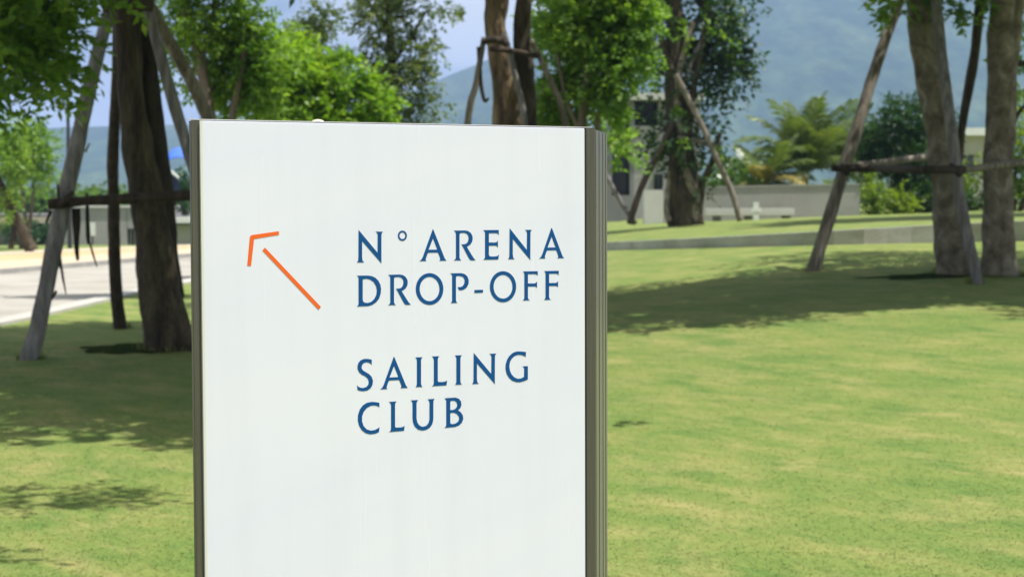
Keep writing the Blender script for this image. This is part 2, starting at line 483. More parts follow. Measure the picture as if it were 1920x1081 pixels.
def poly_interp(pts, ys):
    pts = sorted(pts, key=lambda p: p[1])
    return [(float(np.interp(y, [p[1] for p in pts], [p[0] for p in pts])), y) for y in ys]
YR = [8, 12, 16, 20, 24.4, 28, 32, 35, 38, 41, 45, 49, 53, 57, 61, 65]
near_edge = poly_interp([(-8.4, 8), (-7.7, 16), (-6.95, 24.4), (-6.85, 32), (-6.6, 38), (-6.3, 45), (-5.6, 53), (-4.4, 65)], YR)
far_edge = poly_interp([(-26, 8), (-21, 16), (-16.2, 24.4), (-13.3, 32), (-12.1, 38), (-11.4, 41), (-9.3, 53), (-7.6, 65)], YR)
road = strip_mesh('road', far_edge, near_edge, M['road'], 0.006); tag(road, kind='structure')
def offset(pl, dx): return [(x + dx, y) for x, y in pl]
k = strip_mesh('kerb', near_edge, offset(near_edge, 0.34), M['kerb'], 0.045, thick=0.2); tag(k, kind='structure')
k = strip_mesh('kerb', offset(far_edge, -0.16), far_edge, M['grey_kerb'], 0.12, thick=0.22); tag(k, kind='structure')
pave_far = poly_interp([(-40, 8), (-36, 16), (-30, 24.4), (-26, 32), (-23, 38), (-21.5, 41), (-19.5, 47), (-17.5, 53), (-13.6, 61), (-11.3, 65)], YR)
def lerp_line(a, b, t): return [((1 - t) * p[0] + t * q[0], p[1]) for p, q in zip(a, b)]
fe = offset(far_edge, -0.16)
for nm, ta, tb, mt, dz in (('pavement', 0.0, 0.30, 'cream_pave', 0.105), ('sand_bed', 0.30, 0.68, 'sand', 0.085), ('pavement', 0.68, 1.0, 'cream_pave', 0.105)):
    s = strip_mesh(nm, lerp_line(fe, pave_far, tb), lerp_line(fe, pave_far, ta), M[mt], dz, thick=0.2)
    tag(s, kind='structure')

# ------------------------------------------------------------------ wayfinding sign
M['face'] = new_mat('opal glass sign face', (0.74, 0.79, 0.80), 0.22, 0.5)
def face_nodes():
    m = M['face']; L = m.node_tree.links.new; b = m.node_tree.nodes['Principled BSDF']
    tc = nd(m, 'ShaderNodeTexCoord')
    mp = nd(m, 'ShaderNodeMapping'); mp.inputs['Scale'].default_value = (11, 1, 0.7)
    L(tc.outputs['Object'], mp.inputs['Vector'])
    n = nd(m, 'ShaderNodeTexNoise'); n.inputs['Scale'].default_value = 1.6; n.inputs['Detail'].default_value = 5
    L(mp.outputs['Vector'], n.inputs['Vector'])
    r = nd(m, 'ShaderNodeValToRGB')
    r.color_ramp.elements[0].position = 0.22; r.color_ramp.elements[0].color = (0.70, 0.70, 0.80, 1)
    r.color_ramp.elements[1].position = 0.50; r.color_ramp.elements[1].color = (0.73, 0.73, 0.83, 1)
    L(n.outputs['Fac'], r.inputs['Fac'])
    n2 = nd(m, 'ShaderNodeTexNoise'); n2.inputs['Scale'].default_value = 2.2; n2.inputs['Detail'].default_value = 2  # broad slanted reflection bands, painted faintly into the face colour
    m1 = nd(m, 'ShaderNodeMapping'); m1.inputs['Rotation'].default_value = (0, 0.30, 0)
    m2 = nd(m, 'ShaderNodeMapping'); m2.inputs['Scale'].default_value = (0.5, 1, 3.4)
    L(tc.outputs['Object'], m1.inputs['Vector']); L(m1.outputs['Vector'], m2.inputs['Vector']); L(m2.outputs['Vector'], n2.inputs['Vector'])
    r2 = nd(m, 'ShaderNodeValToRGB')
    r2.color_ramp.elements[0].position = 0.3; r2.color_ramp.elements[0].color = (0.955, 0.965, 0.99, 1)
    r2.color_ramp.elements[1].position = 0.7; r2.color_ramp.elements[1].color = (1.0, 1.0, 0.985, 1)
    L(n2.outputs['Fac'], r2.inputs['Fac'])
    x = nd(m, 'ShaderNodeMixRGB'); x.blend_type = 'MULTIPLY'; x.inputs['Fac'].default_value = 1
    L(r.outputs['Color'], x.inputs['Color1']); L(r2.outputs['Color'], x.inputs['Color2'])
    L(x.outputs['Color'], b.inputs['Base Color'])
    rr = nd(m, 'ShaderNodeMapRange'); rr.inputs['To Min'].default_value = 0.16; rr.inputs['To Max'].default_value = 0.34
    L(n.outputs['Fac'], rr.inputs['Value']); L(rr.outputs['Result'], b.inputs['Roughness'])
face_nodes()
M['glass_edge'] = new_mat('polished glass edge', (0.66, 0.64, 0.58), 0.3, 0.5)
def brushed(name, c0, c1, rough, metal):
    m = mottled(name, [c0, c1], 6, (40, 40, 0.6), detail=4, rough=rough, bump=0.12, bump_scale=10, dist=0.002, spec=0.5)
    m.node_tree.nodes['Principled BSDF'].inputs['Metallic'].default_value = metal
    return m
M['frame'] = brushed('brown anodised frame', (0.085, 0.078, 0.062), (0.12, 0.11, 0.09), 0.38, 0.35)
M['slat'] = brushed('brown anodised slat', (0.165, 0.152, 0.145), (0.22, 0.205, 0.195), 0.34, 0.35)
M['gap'] = new_mat('shadow gap', (0.012, 0.012, 0.012), 0.8, 0.2)
M['gap_gasket'] = mottled('dusty black gasket', [(0.012, 0.012, 0.012), (0.02, 0.02, 0.02), (0.5, 0.5, 0.48)], 30, (1, 1, 1.0), pos=[0.3, 0.66, 0.72], bump=0)
M['rim'] = new_mat('bare metal rim', (0.75, 0.74, 0.70), 0.3, 0.5, 0.6)
M['blue'] = new_mat('blue vinyl', (0.005, 0.072, 0.235), 0.55, 0.15)
M['orange'] = new_mat('orange vinyl', (0.80, 0.125, 0.012), 0.4, 0.4)

PHI = 1.0480528
SIGN_P0 = (-0.56826, 2.87)
sign = thing('wayfinding_sign', 'tall white glass direction sign with blue lettering, an orange arrow and brown metal sides', 'sign',
             (SIGN_P0[0], SIGN_P0[1], 0), math.pi / 2 - PHI)
TOP = 1.7316

def prism(name, pts, z0, z1, mat, parent, bevel=0.0):
    """plan polygon in the sign's own frame, extruded from z0 to z1"""
    bm = bmesh.new()
    lo = [bm.verts.new((p[0], p[1], z0)) for p in pts]
    hi = [bm.verts.new((p[0], p[1], z1)) for p in pts]
    n = len(pts)
    for i in range(n):
        bm.faces.new((lo[i], lo[(i + 1) % n], hi[(i + 1) % n], hi[i]))
    bm.faces.new(hi); bm.faces.new(lo[::-1])
    bmesh.ops.recalc_face_normals(bm, faces=bm.faces)
    if bevel:
        bmesh.ops.bevel(bm, geom=bm.edges[:], offset=bevel, segments=2, affect='EDGES')
    me = bpy.data.meshes.new(name); bm.to_mesh(me); bm.free()
    me.materials.append(mat)
    return link(bpy.data.objects.new(name, me), parent)
def boxp(name, u0, u1, w0, w1, z0, z1, mat, parent, bevel=0.0):
    return prism(name, [(u0, w0), (u1, w0), (u1, w1), (u0, w1)], z0, z1, mat, parent, bevel)

face = boxp('face_panel', 0.0806, 0.8082, 0.0, 0.010, 0.12, TOP - 0.001, M['face'], sign, 0.0012)
boxp('edge_strip', 0.0807, 0.0850, -0.0004, 0.0, 0.12, TOP - 0.001, M['glass_edge'], sign)
boxp('panel_edge', 0.0806, 0.8082, 0.0102, 0.015, 0.12, TOP - 0.002, M['glass_edge'], sign)
prism('frame_post', [(0.0668, 0.004), (0.0803, 0.004), (0.0803, 0.05), (0.0668 + 0.46 * 0.0508, 0.05)], 0.0, TOP, M['frame'], sign, 0.0008)
boxp('frame_post', 0.8128, 0.8332, 0.004, 0.05, 0.0, TOP + 0.0005, M['frame'], sign, 0.0012)
boxp('gasket', 0.8084, 0.8126, 0.010, 0.04, 0.0, TOP - 0.003, M['gap_gasket'], sign)
# carcass behind the face
sd = Vector((0.630, 0.776)); c0 = Vector((0.8332, 0.012))
boxp('back_board', 0.0805, 0.8080, 0.016, 0.030, 0.0, TOP - 0.004, M['gap'], sign)
inner = c0 + Vector((-0.012, 0.0))
carc = [(0.112, 0.0505), (0.812, 0.0505), (inner.x + sd.x * 0.05, inner.y + sd.y * 0.05), (inner.x + sd.x * 0.235, inner.y + sd.y * 0.235), (0.19, 0.19)]
prism('carcass', carc, 0.0, TOP - 0.006, M['gap'], sign)
nrm = Vector((sd.y, -sd.x))
for i, (t0, t1) in enumerate([(0.0, 0.038), (0.047, 0.095), (0.105, 0.157), (0.167, 0.206), (0.216, 0.2415)]):
    a = c0 + sd * t0 - nrm * 0.0; b = c0 + sd * t1
    if i == 0: a = c0 + sd * 0.004
    pl = [(a.x, a.y), (b.x, b.y), ((b - nrm * 0.010).x, (b - nrm * 0.010).y), ((a - nrm * 0.010).x, (a - nrm * 0.010).y)]
    prism('side_slat', pl, 0.0, TOP - 0.001, M['slat'], sign, 0.0016)
# left side sheet and back sheet
prism('side_panel', [(0.0920, 0.0505), (0.1010, 0.0505), (0.1720, 0.198), (0.1610, 0.198)], 0.0, TOP - 0.002, M['frame'], sign)
bR = c0 + sd * 0.2425
prism('back_panel', [(0.153, 0.1995), (bR.x, bR.y + 0.002), (bR.x, bR.y + 0.012), (0.153, 0.2095)], 0.0, TOP - 0.002, M['frame'], sign, 0.001)
# thin bright rim along the top of the face and the cap
boxp('top_rim', 0.0662, 0.8330, 0.0155, 0.0205, TOP + 0.0008, TOP + 0.0022, M['rim'], sign)
cap = [(0.083, 0.021), (0.832, 0.021), (bR.x - 0.006, bR.y), (0.165, 0.198)]
prism('top_cap', cap, TOP - 0.0015, TOP + 0.0009, M['frame'], sign)
prism('base_plinth', [(0.03, -0.05), (0.87, -0.05), (1.04, 0.26), (0.12, 0.26)], -0.06, 0.03, M['grey_kerb'], sign, 0.006)

GLYPH = {
 'N': [[[3.4,54.4],[38.4,15.5],[38.9,46.1],[37.3,49.6],[35.1,51.3],[48.8,51.1],[46.4,48.5],[45.8,44.0],[45.4,-2.6],[43.5,-0.4],[9.7,35.7],[9.5,8.2],[10.3,2.7],[13.0,-0.3],[0.0,0.0],[2.2,2.9],[2.8,8.3]]],
 'deg': [[[8.7,-0.1],[8.4,-2.1],[7.8,-3.9],[6.7,-5.5],[5.3,-6.9],[3.7,-7.9],[1.9,-8.6],[-0.1,-8.7],[-2.0,-8.5],[-3.8,-7.8],[-5.4,-6.8],[-6.8,-5.4],[-7.8,-3.7],[-8.4,-1.8],[-8.6,0.1],[-8.4,2.0],[-7.8,3.9],[-6.7,5.5],[-5.3,6.9],[-3.7,7.9],[-1.9,8.5],[0.1,8.7],[2.0,8.5],[3.8,7.8],[5.4,6.8],[6.8,5.4],[7.8,3.7],[8.5,1.8]],[[5.5,-0.1],[5.3,-1.5],[4.8,-2.9],[3.9,-4.1],[2.7,-4.9],[1.4,-5.5],[-0.0,-5.7],[-1.5,-5.5],[-2.8,-4.9],[-3.9,-4.0],[-4.8,-2.8],[-5.4,-1.4],[-5.5,0.1],[-5.3,1.5],[-4.8,2.9],[-3.9,4.1],[-2.7,4.9],[-1.4,5.5],[0.0,5.7],[1.5,5.5],[2.8,4.9],[4.0,4.0],[4.8,2.8],[5.4,1.4]]],
 'A': [[[25.3,53.9],[26.5,53.9],[48.6,3.3],[51.8,-0.3],[38.3,-0.2],[39.8,2.2],[39.1,5.5],[36.2,12.6],[34.5,14.1],[17.0,14.2],[15.3,12.7],[11.8,4.0],[11.5,2.0],[12.6,-0.2],[0.0,0.0],[3.4,2.7],[5.9,6.6]],[[25.9,38.5],[34.2,19.1],[17.2,19.2]]],
 'R': [[[0.3,51.5],[22.0,51.5],[28.0,50.5],[33.4,46.9],[36.4,42.1],[37.1,37.3],[36.1,32.0],[33.1,27.8],[29.1,25.0],[25.2,23.3],[35.0,8.6],[38.9,3.2],[42.5,-0.6],[34.4,-0.7],[31.6,0.5],[28.9,3.9],[17.0,24.3],[14.8,27.5],[20.0,27.6],[24.5,28.6],[27.6,32.1],[29.1,37.4],[28.4,42.2],[25.5,45.7],[20.7,47.3],[14.1,47.3],[11.7,46.3],[11.1,44.5],[10.8,4.8],[12.0,1.6],[14.2,-0.3],[0.0,0.0],[2.8,2.1],[3.9,4.9],[4.1,46.7],[2.7,49.4]]],
 'E': [[[0.3,51.8],[30.9,51.7],[30.9,43.2],[28.8,45.4],[25.7,46.2],[11.0,46.3],[10.9,30.1],[24.4,29.9],[27.5,31.1],[29.1,33.9],[29.1,21.0],[27.1,23.4],[24.4,24.3],[10.9,24.5],[10.8,8.7],[12.0,6.3],[15.7,5.4],[24.3,5.4],[28.0,6.2],[31.1,8.6],[29.8,-0.0],[0.0,0.0],[2.2,2.1],[3.2,4.5],[3.4,47.3],[2.2,49.6]]],
 'D': [[[0.4,51.9],[20.5,51.6],[28.1,50.4],[34.6,47.4],[40.0,42.3],[43.8,35.5],[45.0,28.1],[44.2,20.2],[41.4,12.5],[35.9,6.3],[28.8,2.0],[21.1,0.1],[0.0,0.0],[2.2,2.2],[3.0,4.6],[3.3,46.9],[2.6,49.9]],[[10.9,44.2],[12.0,45.7],[18.3,46.3],[24.8,44.7],[31.3,40.3],[35.8,33.3],[37.2,26.3],[36.0,18.4],[32.1,11.6],[26.6,7.0],[20.1,5.3],[14.1,6.1],[11.4,8.1],[10.6,11.3]]],
 'O': [[[26.7,-0.7],[26.4,-4.6],[25.6,-8.4],[24.2,-12.1],[22.4,-15.4],[20.1,-18.5],[17.4,-21.2],[14.3,-23.4],[10.9,-25.2],[7.3,-26.5],[3.6,-27.2],[-0.2,-27.3],[-4.0,-26.9],[-7.7,-26.0],[-11.2,-24.5],[-14.5,-22.5],[-17.5,-20.1],[-20.2,-17.3],[-22.4,-14.1],[-24.2,-10.6],[-25.5,-7.0],[-26.3,-3.2],[-26.5,0.7],[-26.2,4.6],[-25.4,8.4],[-24.1,12.0],[-22.2,15.3],[-19.9,18.4],[-17.3,21.1],[-14.2,23.3],[-10.9,25.1],[-7.3,26.4],[-3.6,27.1],[0.2,27.3],[4.0,26.9],[7.7,26.0],[11.2,24.6],[14.6,22.6],[17.6,20.2],[20.3,17.4],[22.6,14.2],[24.4,10.7],[25.7,7.0],[26.5,3.2]],[[19.2,-0.5],[19.0,-3.8],[18.3,-7.0],[17.1,-10.0],[15.5,-12.7],[13.5,-15.2],[11.2,-17.2],[8.6,-18.9],[5.8,-20.1],[2.9,-20.7],[-0.1,-20.9],[-3.1,-20.5],[-6.1,-19.7],[-8.8,-18.4],[-11.4,-16.6],[-13.6,-14.4],[-15.6,-11.8],[-17.1,-9.0],[-18.2,-5.9],[-18.9,-2.7],[-19.1,0.5],[-18.9,3.8],[-18.1,6.9],[-17.0,9.9],[-15.4,12.7],[-13.4,15.1],[-11.1,17.2],[-8.6,18.8],[-5.8,20.0],[-2.9,20.7],[0.1,20.9],[3.1,20.6],[6.1,19.7],[8.8,18.4],[11.4,16.6],[13.7,14.4],[15.6,11.9],[17.2,9.0],[18.3,6.0],[19.0,2.8]]],
 'P': [[[-0.2,51.4],[21.1,51.2],[27.7,49.5],[32.9,45.3],[35.5,39.4],[35.4,32.5],[31.6,26.0],[26.0,22.6],[20.3,21.5],[16.3,22.0],[14.0,27.2],[19.5,27.0],[23.7,28.7],[26.8,33.0],[27.7,38.3],[26.2,42.6],[22.5,45.4],[16.8,46.5],[12.3,46.4],[10.5,45.1],[10.2,5.0],[10.9,1.8],[13.1,-0.2],[-0.0,-0.1],[2.2,2.1],[2.8,5.2],[3.0,46.5],[2.1,49.2]]],
 'hyphen': [[[0.0,5.3],[17.1,5.3],[17.1,0.3],[0.0,0.1]]],
 'F': [[[0.7,51.5],[30.7,51.3],[30.6,43.5],[28.4,45.4],[25.0,46.2],[10.5,46.5],[10.4,29.9],[24.3,29.7],[27.1,30.7],[29.3,33.1],[29.1,21.8],[27.0,23.7],[24.3,24.3],[10.4,24.6],[10.3,5.1],[11.3,1.8],[14.1,-0.1],[0.0,0.0],[2.1,2.1],[3.0,5.3],[3.2,46.5],[2.3,49.3]]],
 'S': [[[27.6,49.8],[27.6,41.2],[25.5,43.1],[21.9,45.2],[16.7,46.0],[11.8,44.4],[9.0,40.6],[8.6,36.4],[10.9,32.5],[16.6,29.0],[22.8,25.4],[27.4,20.4],[29.6,14.1],[28.8,7.1],[25.2,1.6],[19.4,-1.8],[12.2,-2.8],[4.9,-1.8],[0.8,-0.0],[0.1,7.7],[2.4,5.2],[6.0,3.4],[11.7,2.6],[17.4,4.1],[21.1,8.0],[21.8,13.1],[20.1,17.9],[15.5,22.0],[9.3,25.1],[4.2,29.3],[1.3,34.9],[1.0,40.1],[2.8,45.6],[7.4,49.9],[13.7,51.8],[20.9,51.4]]],
 'I': [[[0.1,51.1],[13.7,50.8],[11.4,48.5],[10.7,45.6],[10.4,5.4],[11.3,2.0],[13.2,-0.3],[0.0,0.0],[1.8,2.5],[2.5,5.8],[2.8,46.0],[1.9,48.7]]],
 'L': [[[0.3,51.5],[14.4,51.4],[12.2,48.8],[11.4,45.9],[11.2,8.8],[12.5,6.7],[21.7,6.4],[26.0,6.9],[29.5,8.4],[28.2,0.2],[0.0,0.0],[2.7,2.1],[3.6,5.4],[3.9,45.8],[2.7,49.0]]],
 'G': [[[42.0,51.4],[41.4,42.6],[37.1,44.9],[31.3,46.6],[25.5,47.1],[18.7,45.3],[12.9,41.0],[9.0,34.9],[7.8,27.4],[8.9,19.8],[12.3,12.9],[17.6,7.8],[24.3,4.6],[31.1,4.6],[37.9,7.3],[38.3,21.7],[37.5,24.1],[35.1,26.2],[45.8,26.0],[45.7,2.4],[38.8,-0.0],[29.1,-1.8],[21.4,-1.1],[13.7,1.8],[7.0,7.3],[2.2,14.7],[0.1,22.8],[0.3,31.1],[2.8,38.5],[7.1,45.0],[13.9,50.4],[20.6,52.8],[27.4,53.1],[35.2,52.3]]],
 'C': [[[40.6,51.0],[40.6,43.5],[37.5,45.4],[31.8,47.1],[24.9,47.0],[17.4,43.8],[11.1,37.5],[8.0,29.4],[8.1,21.0],[10.9,13.1],[16.6,7.2],[24.6,4.6],[32.6,5.4],[37.8,7.7],[40.7,9.6],[39.4,1.1],[32.5,-1.0],[23.4,-1.6],[14.8,0.9],[7.4,6.6],[2.4,14.7],[0.2,23.6],[0.6,32.9],[3.8,41.5],[9.5,48.3],[16.9,52.2],[26.1,53.4],[33.0,52.6]]],
 'U': [[[-2.6,52.2],[11.2,52.0],[8.8,49.2],[8.0,46.1],[7.8,20.3],[9.3,13.3],[13.3,7.8],[19.5,5.1],[26.0,6.2],[30.7,10.4],[32.9,17.6],[33.1,46.2],[32.0,49.5],[29.8,52.2],[43.1,52.2],[41.1,49.5],[40.5,45.8],[40.3,17.2],[38.5,9.1],[33.7,3.0],[26.5,-0.5],[18.8,-1.3],[10.6,1.1],[4.2,6.8],[0.9,14.4],[0.2,21.8],[0.3,47.1],[-0.6,49.8]]],
 'B': [[[0.7,51.6],[21.3,51.5],[27.9,49.3],[32.4,44.2],[33.3,37.9],[31.1,32.5],[26.3,29.3],[32.0,25.2],[36.0,19.4],[36.8,13.1],[34.0,6.9],[27.7,2.2],[19.8,0.3],[0.0,0.0],[2.4,2.3],[3.3,5.4],[3.5,46.9],[2.3,49.1]],[[11.3,44.9],[12.9,46.4],[18.9,46.3],[23.3,43.7],[25.2,39.3],[24.0,34.5],[20.0,31.0],[15.2,30.1],[11.2,30.3]],[[11.2,24.3],[13.0,25.6],[18.8,25.2],[24.5,22.4],[28.1,17.7],[28.6,13.4],[26.5,9.0],[21.1,6.1],[15.0,5.5],[12.0,6.4],[11.1,8.1]]],
 'head': [[[50.8,9.1],[50.8,3.2],[7.2,-3.0],[1.5,-46.6],[-5.0,-46.5],[0.0,0.0],[1.6,2.7],[4.7,3.6]]],
 'shaft': [[[4.4,4.8],[103.1,-95.4],[98.6,-100.2],[0.0,0.0]]],
}
LETTERS = [('N', 0.3552, 1.4984), ('deg', 0.4406, 1.5421), ('A', 0.4734, 1.4983), ('R', 0.54, 1.4982), ('E', 0.5984, 1.4981), ('N', 0.648, 1.4982), ('A', 0.7119, 1.4982), ('D', 0.3546, 1.4243), ('R', 0.4131, 1.4247), ('O', 0.4921, 1.45), ('P', 0.5332, 1.4246), ('hyphen', 0.5801, 1.4405), ('O', 0.6375, 1.45), ('F', 0.678, 1.4245), ('F', 0.7218, 1.4242), ('S', 0.3536, 1.2837), ('A', 0.3972, 1.2823), ('I', 0.4641, 1.2824), ('L', 0.4958, 1.2821), ('I', 0.541, 1.2823), ('N', 0.5747, 1.2818), ('G', 0.6419, 1.2816), ('C', 0.3543, 1.2085), ('L', 0.4131, 1.2085), ('U', 0.4576, 1.208), ('B', 0.5199, 1.2085), ('head', 0.1638, 1.5432), ('shaft', 0.1854, 1.5212)]

def glyph_mesh(key):
    cu = bpy.data.curves.new('outline', 'CURVE'); cu.dimensions = '2D'; cu.fill_mode = 'BOTH'
    cu.extrude = 0.00015; cu.bevel_depth = 0.0
    for loop in GLYPH[key]:
        sp = cu.splines.new('POLY'); sp.points.add(len(loop) - 1)
        for p, (x, y) in zip(sp.points, loop): p.co = (x / 1000, y / 1000, 0, 1)
        sp.use_cyclic_u = True
    ob = bpy.data.objects.new('tmp', cu)
    me = bpy.data.meshes.new_from_object(ob)
    bpy.data.objects.remove(ob); bpy.data.curves.remove(cu)
    me.transform(Matrix(((1, 0, 0, 0), (0, 0, -1, 0), (0, 1, 0, 0), (0, 0, 0, 1))))
    me.materials.clear(); me.materials.append(M['orange'] if key in ('head', 'shaft') else M['blue'])
    return me
glyph_me = {k: glyph_mesh(k) for k in GLYPH}
for key, u, v in LETTERS:
    nm = {'head': 'arrow_head', 'shaft': 'arrow_shaft', 'deg': 'degree_mark', 'hyphen': 'hyphen'}.get(key, 'letter')
    o = bpy.data.objects.new(nm, glyph_me[key]); link(o, sign)
    o.location = (u, -0.0003, v)
    if nm == 'letter': o['label'] = 'dark blue capital letter ' + key
    elif nm == 'arrow_head': o['label'] = 'orange arrow head pointing up to the left'
    elif nm == 'arrow_shaft': o['label'] = 'slanting orange arrow shaft'

# the little curled leaf lying on the top edge
Vl, Fl = [], []
uL, wL = 0.295, 0.016
for i in range(9):
    t = i / 8
    w = 0.0045 * math.sin(math.pi * (0.08 + 0.84 * t)) + 0.0006
    x = (t - 0.5) * 0.022
    zc = 0.0022 * math.sin(math.pi * t) + 0.0010
    for s in (-1, 0, 1):
        Vl.append((x, s * w, zc + (-0.0018 if s else 0.0012)))
for i in range(8):
    for j in range(2):
        a = i * 3 + j; Fl.append((a, a + 3, a + 4, a + 1))
M['dry_leaf'] = mottled('bleached dry leaf', [(0.42, 0.38, 0.28), (0.72, 0.68, 0.56)], 60, bump=0.3)
me = bpy.data.meshes.new('dry_leaf'); me.from_pydata(Vl, [], Fl); me.materials.append(M['dry_leaf'])
lf = bpy.data.objects.new('dry_leaf', me); link(lf)
Ms = parent_matrix(sign)
lf.location = Ms @ Vector((uL, wL + 0.004, TOP + 0.0017)); lf.rotation_euler = (0.12, 0.0, math.pi / 2 - PHI + 0.15)
so = lf.modifiers.new('thick', 'SOLIDIFY'); so.thickness = 0.0008
tag(lf, 'small bleached curled leaf lying on the top edge of the white sign', 'leaf')

# ------------------------------------------------------------------ trunks, logs and foliage
def tube_geo(pts, radii, seg=12, sub=6, rough=0.08, seed=0.0, lump=2.2, cap=True, flat=1.0):
    """tapered, uneven round limb through the points (world coordinates)"""
    P = [Vector(p) for p in pts]
    n = len(P)
    C, Rr = [], []
    for i in range(n - 1):
        p0, p1, p2, p3 = P[max(i - 1, 0)], P[i], P[i + 1], P[min(i + 2, n - 1)]
        for k in range(sub):
            t = k / sub
            C.append(0.5 * ((2 * p1) + (-p0 + p2) * t + (2 * p0 - 5 * p1 + 4 * p2 - p3) * t * t + (-p0 + 3 * p1 - 3 * p2 + p3) * t ** 3))
            Rr.append(radii[i] * (1 - t) + radii[i + 1] * t)
    C.append(P[-1]); Rr.append(radii[-1])
    V, F = [], []
    up = Vector((0.31, 0.94, 0.1))
    for i, c in enumerate(C):
        d = (C[min(i + 1, len(C) - 1)] - C[max(i - 1, 0)]).normalized()
        a = d.cross(up).normalized(); b = d.cross(a).normalized()
        for k in range(seg):
            th = 2 * math.pi * k / seg
            u = a * math.cos(th) + b * math.sin(th) * flat
            q = c + u * Rr[i]
            f = 1 + rough * 1.6 * noise.noise(Vector((q.x * lump * 2, q.y * lump * 2, q.z * lump + seed))) + rough * noise.noise(Vector((q.x * 9, q.y * 9, q.z * 5 + seed)))
            V.append(c + u * Rr[i] * f)
    for i in range(len(C) - 1):
        for k in range(seg):
            a0 = i * seg + k; a1 = i * seg + (k + 1) % seg
            F.append((a0, a1, a1 + seg, a0 + seg))
    if cap:
        V.append(C[0]); V.append(C[-1])
        for k in range(seg):
            F.append((len(V) - 2, (k + 1) % seg, k))
            F.append((len(V) - 1, (len(C) - 1) * seg + k, (len(C) - 1) * seg + (k + 1) % seg))
    return V, F
def tube(name, pts, radii, mat, parent, **kw):
    V, F = tube_geo(pts, radii, **kw)
    return mesh_obj(name, V, F, mat, parent, smooth=True)

def unit(v): return v / (np.linalg.norm(v, axis=1, keepdims=True) + 1e-9)

def spray(bases, dirs, length, n_leaf, leaf_len, leaf_w, droop=0.3, jitter=0.35):
    """leafy twigs: every twig carries n_leaf leaf faces; returns V (m,3), F (m/4,4)"""
    T = len(bases)
    dirs = unit(dirs)
    ref = np.tile(np.array([[0.0, 0.0, 1.0]]), (T, 1)) + rng.normal(0, 0.35, (T, 3))
    side = unit(np.cross(dirs, ref)); nor = unit(np.cross(side, dirs))
    Vs = []
    for k in range(n_leaf):
        t = (k + 1) / n_leaf
        s = -1 if k % 2 else 1
        if k == n_leaf - 1: s = 0
        p = bases + dirs * (length[:, None] * t) + np.array([0, 0, -1.0]) * (droop * length[:, None] * t * t)
        ld = unit(dirs * (0.55 + (0.6 if s == 0 else 0)) + side * s * 0.9 + nor * 0.1 + rng.normal(0, jitter, (T, 3)) + np.array([0, 0, -droop * 0.7]))
        ln = unit(nor + rng.normal(0, 0.55, (T, 3)))
        ls = unit(np.cross(ld, ln))
        L_ = leaf_len * (0.7 + 0.6 * rng.random((T, 1))); W = leaf_w * (0.7 + 0.6 * rng.random((T, 1)))
        up = unit(np.cross(ls, ld))
        a = p; b = p + ld * L_ * 0.45 + ls * W * 0.5 + up * L_ * 0.06; c = p + ld * L_ - up * L_ * 0.08; d = p + ld * L_ * 0.45 - ls * W * 0.5 + up * L_ * 0.06
        Vs.append(np.stack([a, b, c, d], 1))
    V = np.concatenate(Vs).reshape(-1, 3)
    return V, np.arange(len(V)).reshape(-1, 4)

def blob_twigs(center, rad, clusters, per, sig, bias=0.5, flat_bottom=False):
    c = np.array(center); r = np.array(rad)
    d = unit(rng.normal(0, 1, (clusters, 3)))
    if flat_bottom: d[:, 2] = np.abs(d[:, 2]) * 1.0 - 0.25
    rr = rng.random((clusters, 1)) ** bias
    cc = c + d * r * rr
    b = np.repeat(cc, per, 0) + rng.normal(0, 1, (clusters * per, 3)) * sig
    out = unit(b - c) * 0.7 + rng.normal(0, 0.6, (clusters * per, 3)) + np.array([0, 0, 0.1])
    return b, out, cc

DENS = 0.54
def crown(parent, blobs, mat, leaf=(0.10, 0.045), twig=0.28, n_leaf=7, per=14, sig=0.22, droop=0.3, clusters=None, name='crown', bias=0.5, keep=None, dens=None):
    dens = DENS if dens is None else dens
    blobs = [(b_[0], b_[1], max(1, int(round(b_[2] * dens)))) for b_ in blobs]; sig = sig * 0.85
    Bs, Ds, CC = [], [], []
    for bl in blobs:
        b, d, cc = blob_twigs(bl[0], bl[1], bl[2], per, sig, bias)
        Bs.append(b); Ds.append(d); CC.append(cc)
    B = np.concatenate(Bs); D = np.concatenate(Ds)
    if keep is not None:
        mk = keep(B); B, D = B[mk], D[mk]
    V, F = spray(B, D, twig * (0.6 + 0.8 * rng.random(len(B))), n_leaf, leaf[0], leaf[1], droop)
    o = np_mesh(name, V, F, mat, parent)
    return o, np.concatenate(CC)

def limbs(parent, start, r0, targets, mat, r1=0.02, name='limb', wob=0.25, seg=7):
    for i, t in enumerate(targets):
        s = Vector(start); e = Vector(t)
        m1 = s.lerp(e, 0.35) + Vector((random.uniform(-wob, wob), random.uniform(-wob, wob), random.uniform(0, wob)))
        m2 = s.lerp(e, 0.7) + Vector((random.uniform(-wob, wob), random.uniform(-wob, wob), random.uniform(0, wob)))
        tube(name, [s, m1, m2, e], [r0, r0 * 0.75, r0 * 0.45, r1], mat, parent, seg=seg, sub=4, rough=0.05, seed=i)

def twigwork(parent, start_pts, ends, mat, r=0.012, name='branchlets'):
    """fine branches from the limbs to the leaf clumps, one mesh"""
    V, F = [], []
    S = [Vector(s) for s in start_pts]
    for e in ends:
        e = Vector(e)
        s = min(S, key=lambda q: (q - e).length)
        mid = s.lerp(e, 0.5) + Vector((random.uniform(-.12, .12), random.uniform(-.12, .12), random.uniform(-.05, .15)))
        v, f = tube_geo([s, mid, e], [r * 2.0, r * 1.3, r * 0.5], seg=4, sub=2, rough=0, cap=False)
        k = len(V); V += v; F += [tuple(i + k for i in q) for q in f]
    o = mesh_obj(name, V, F, mat, parent, smooth=True); o['kind'] = 'stuff'
    return o

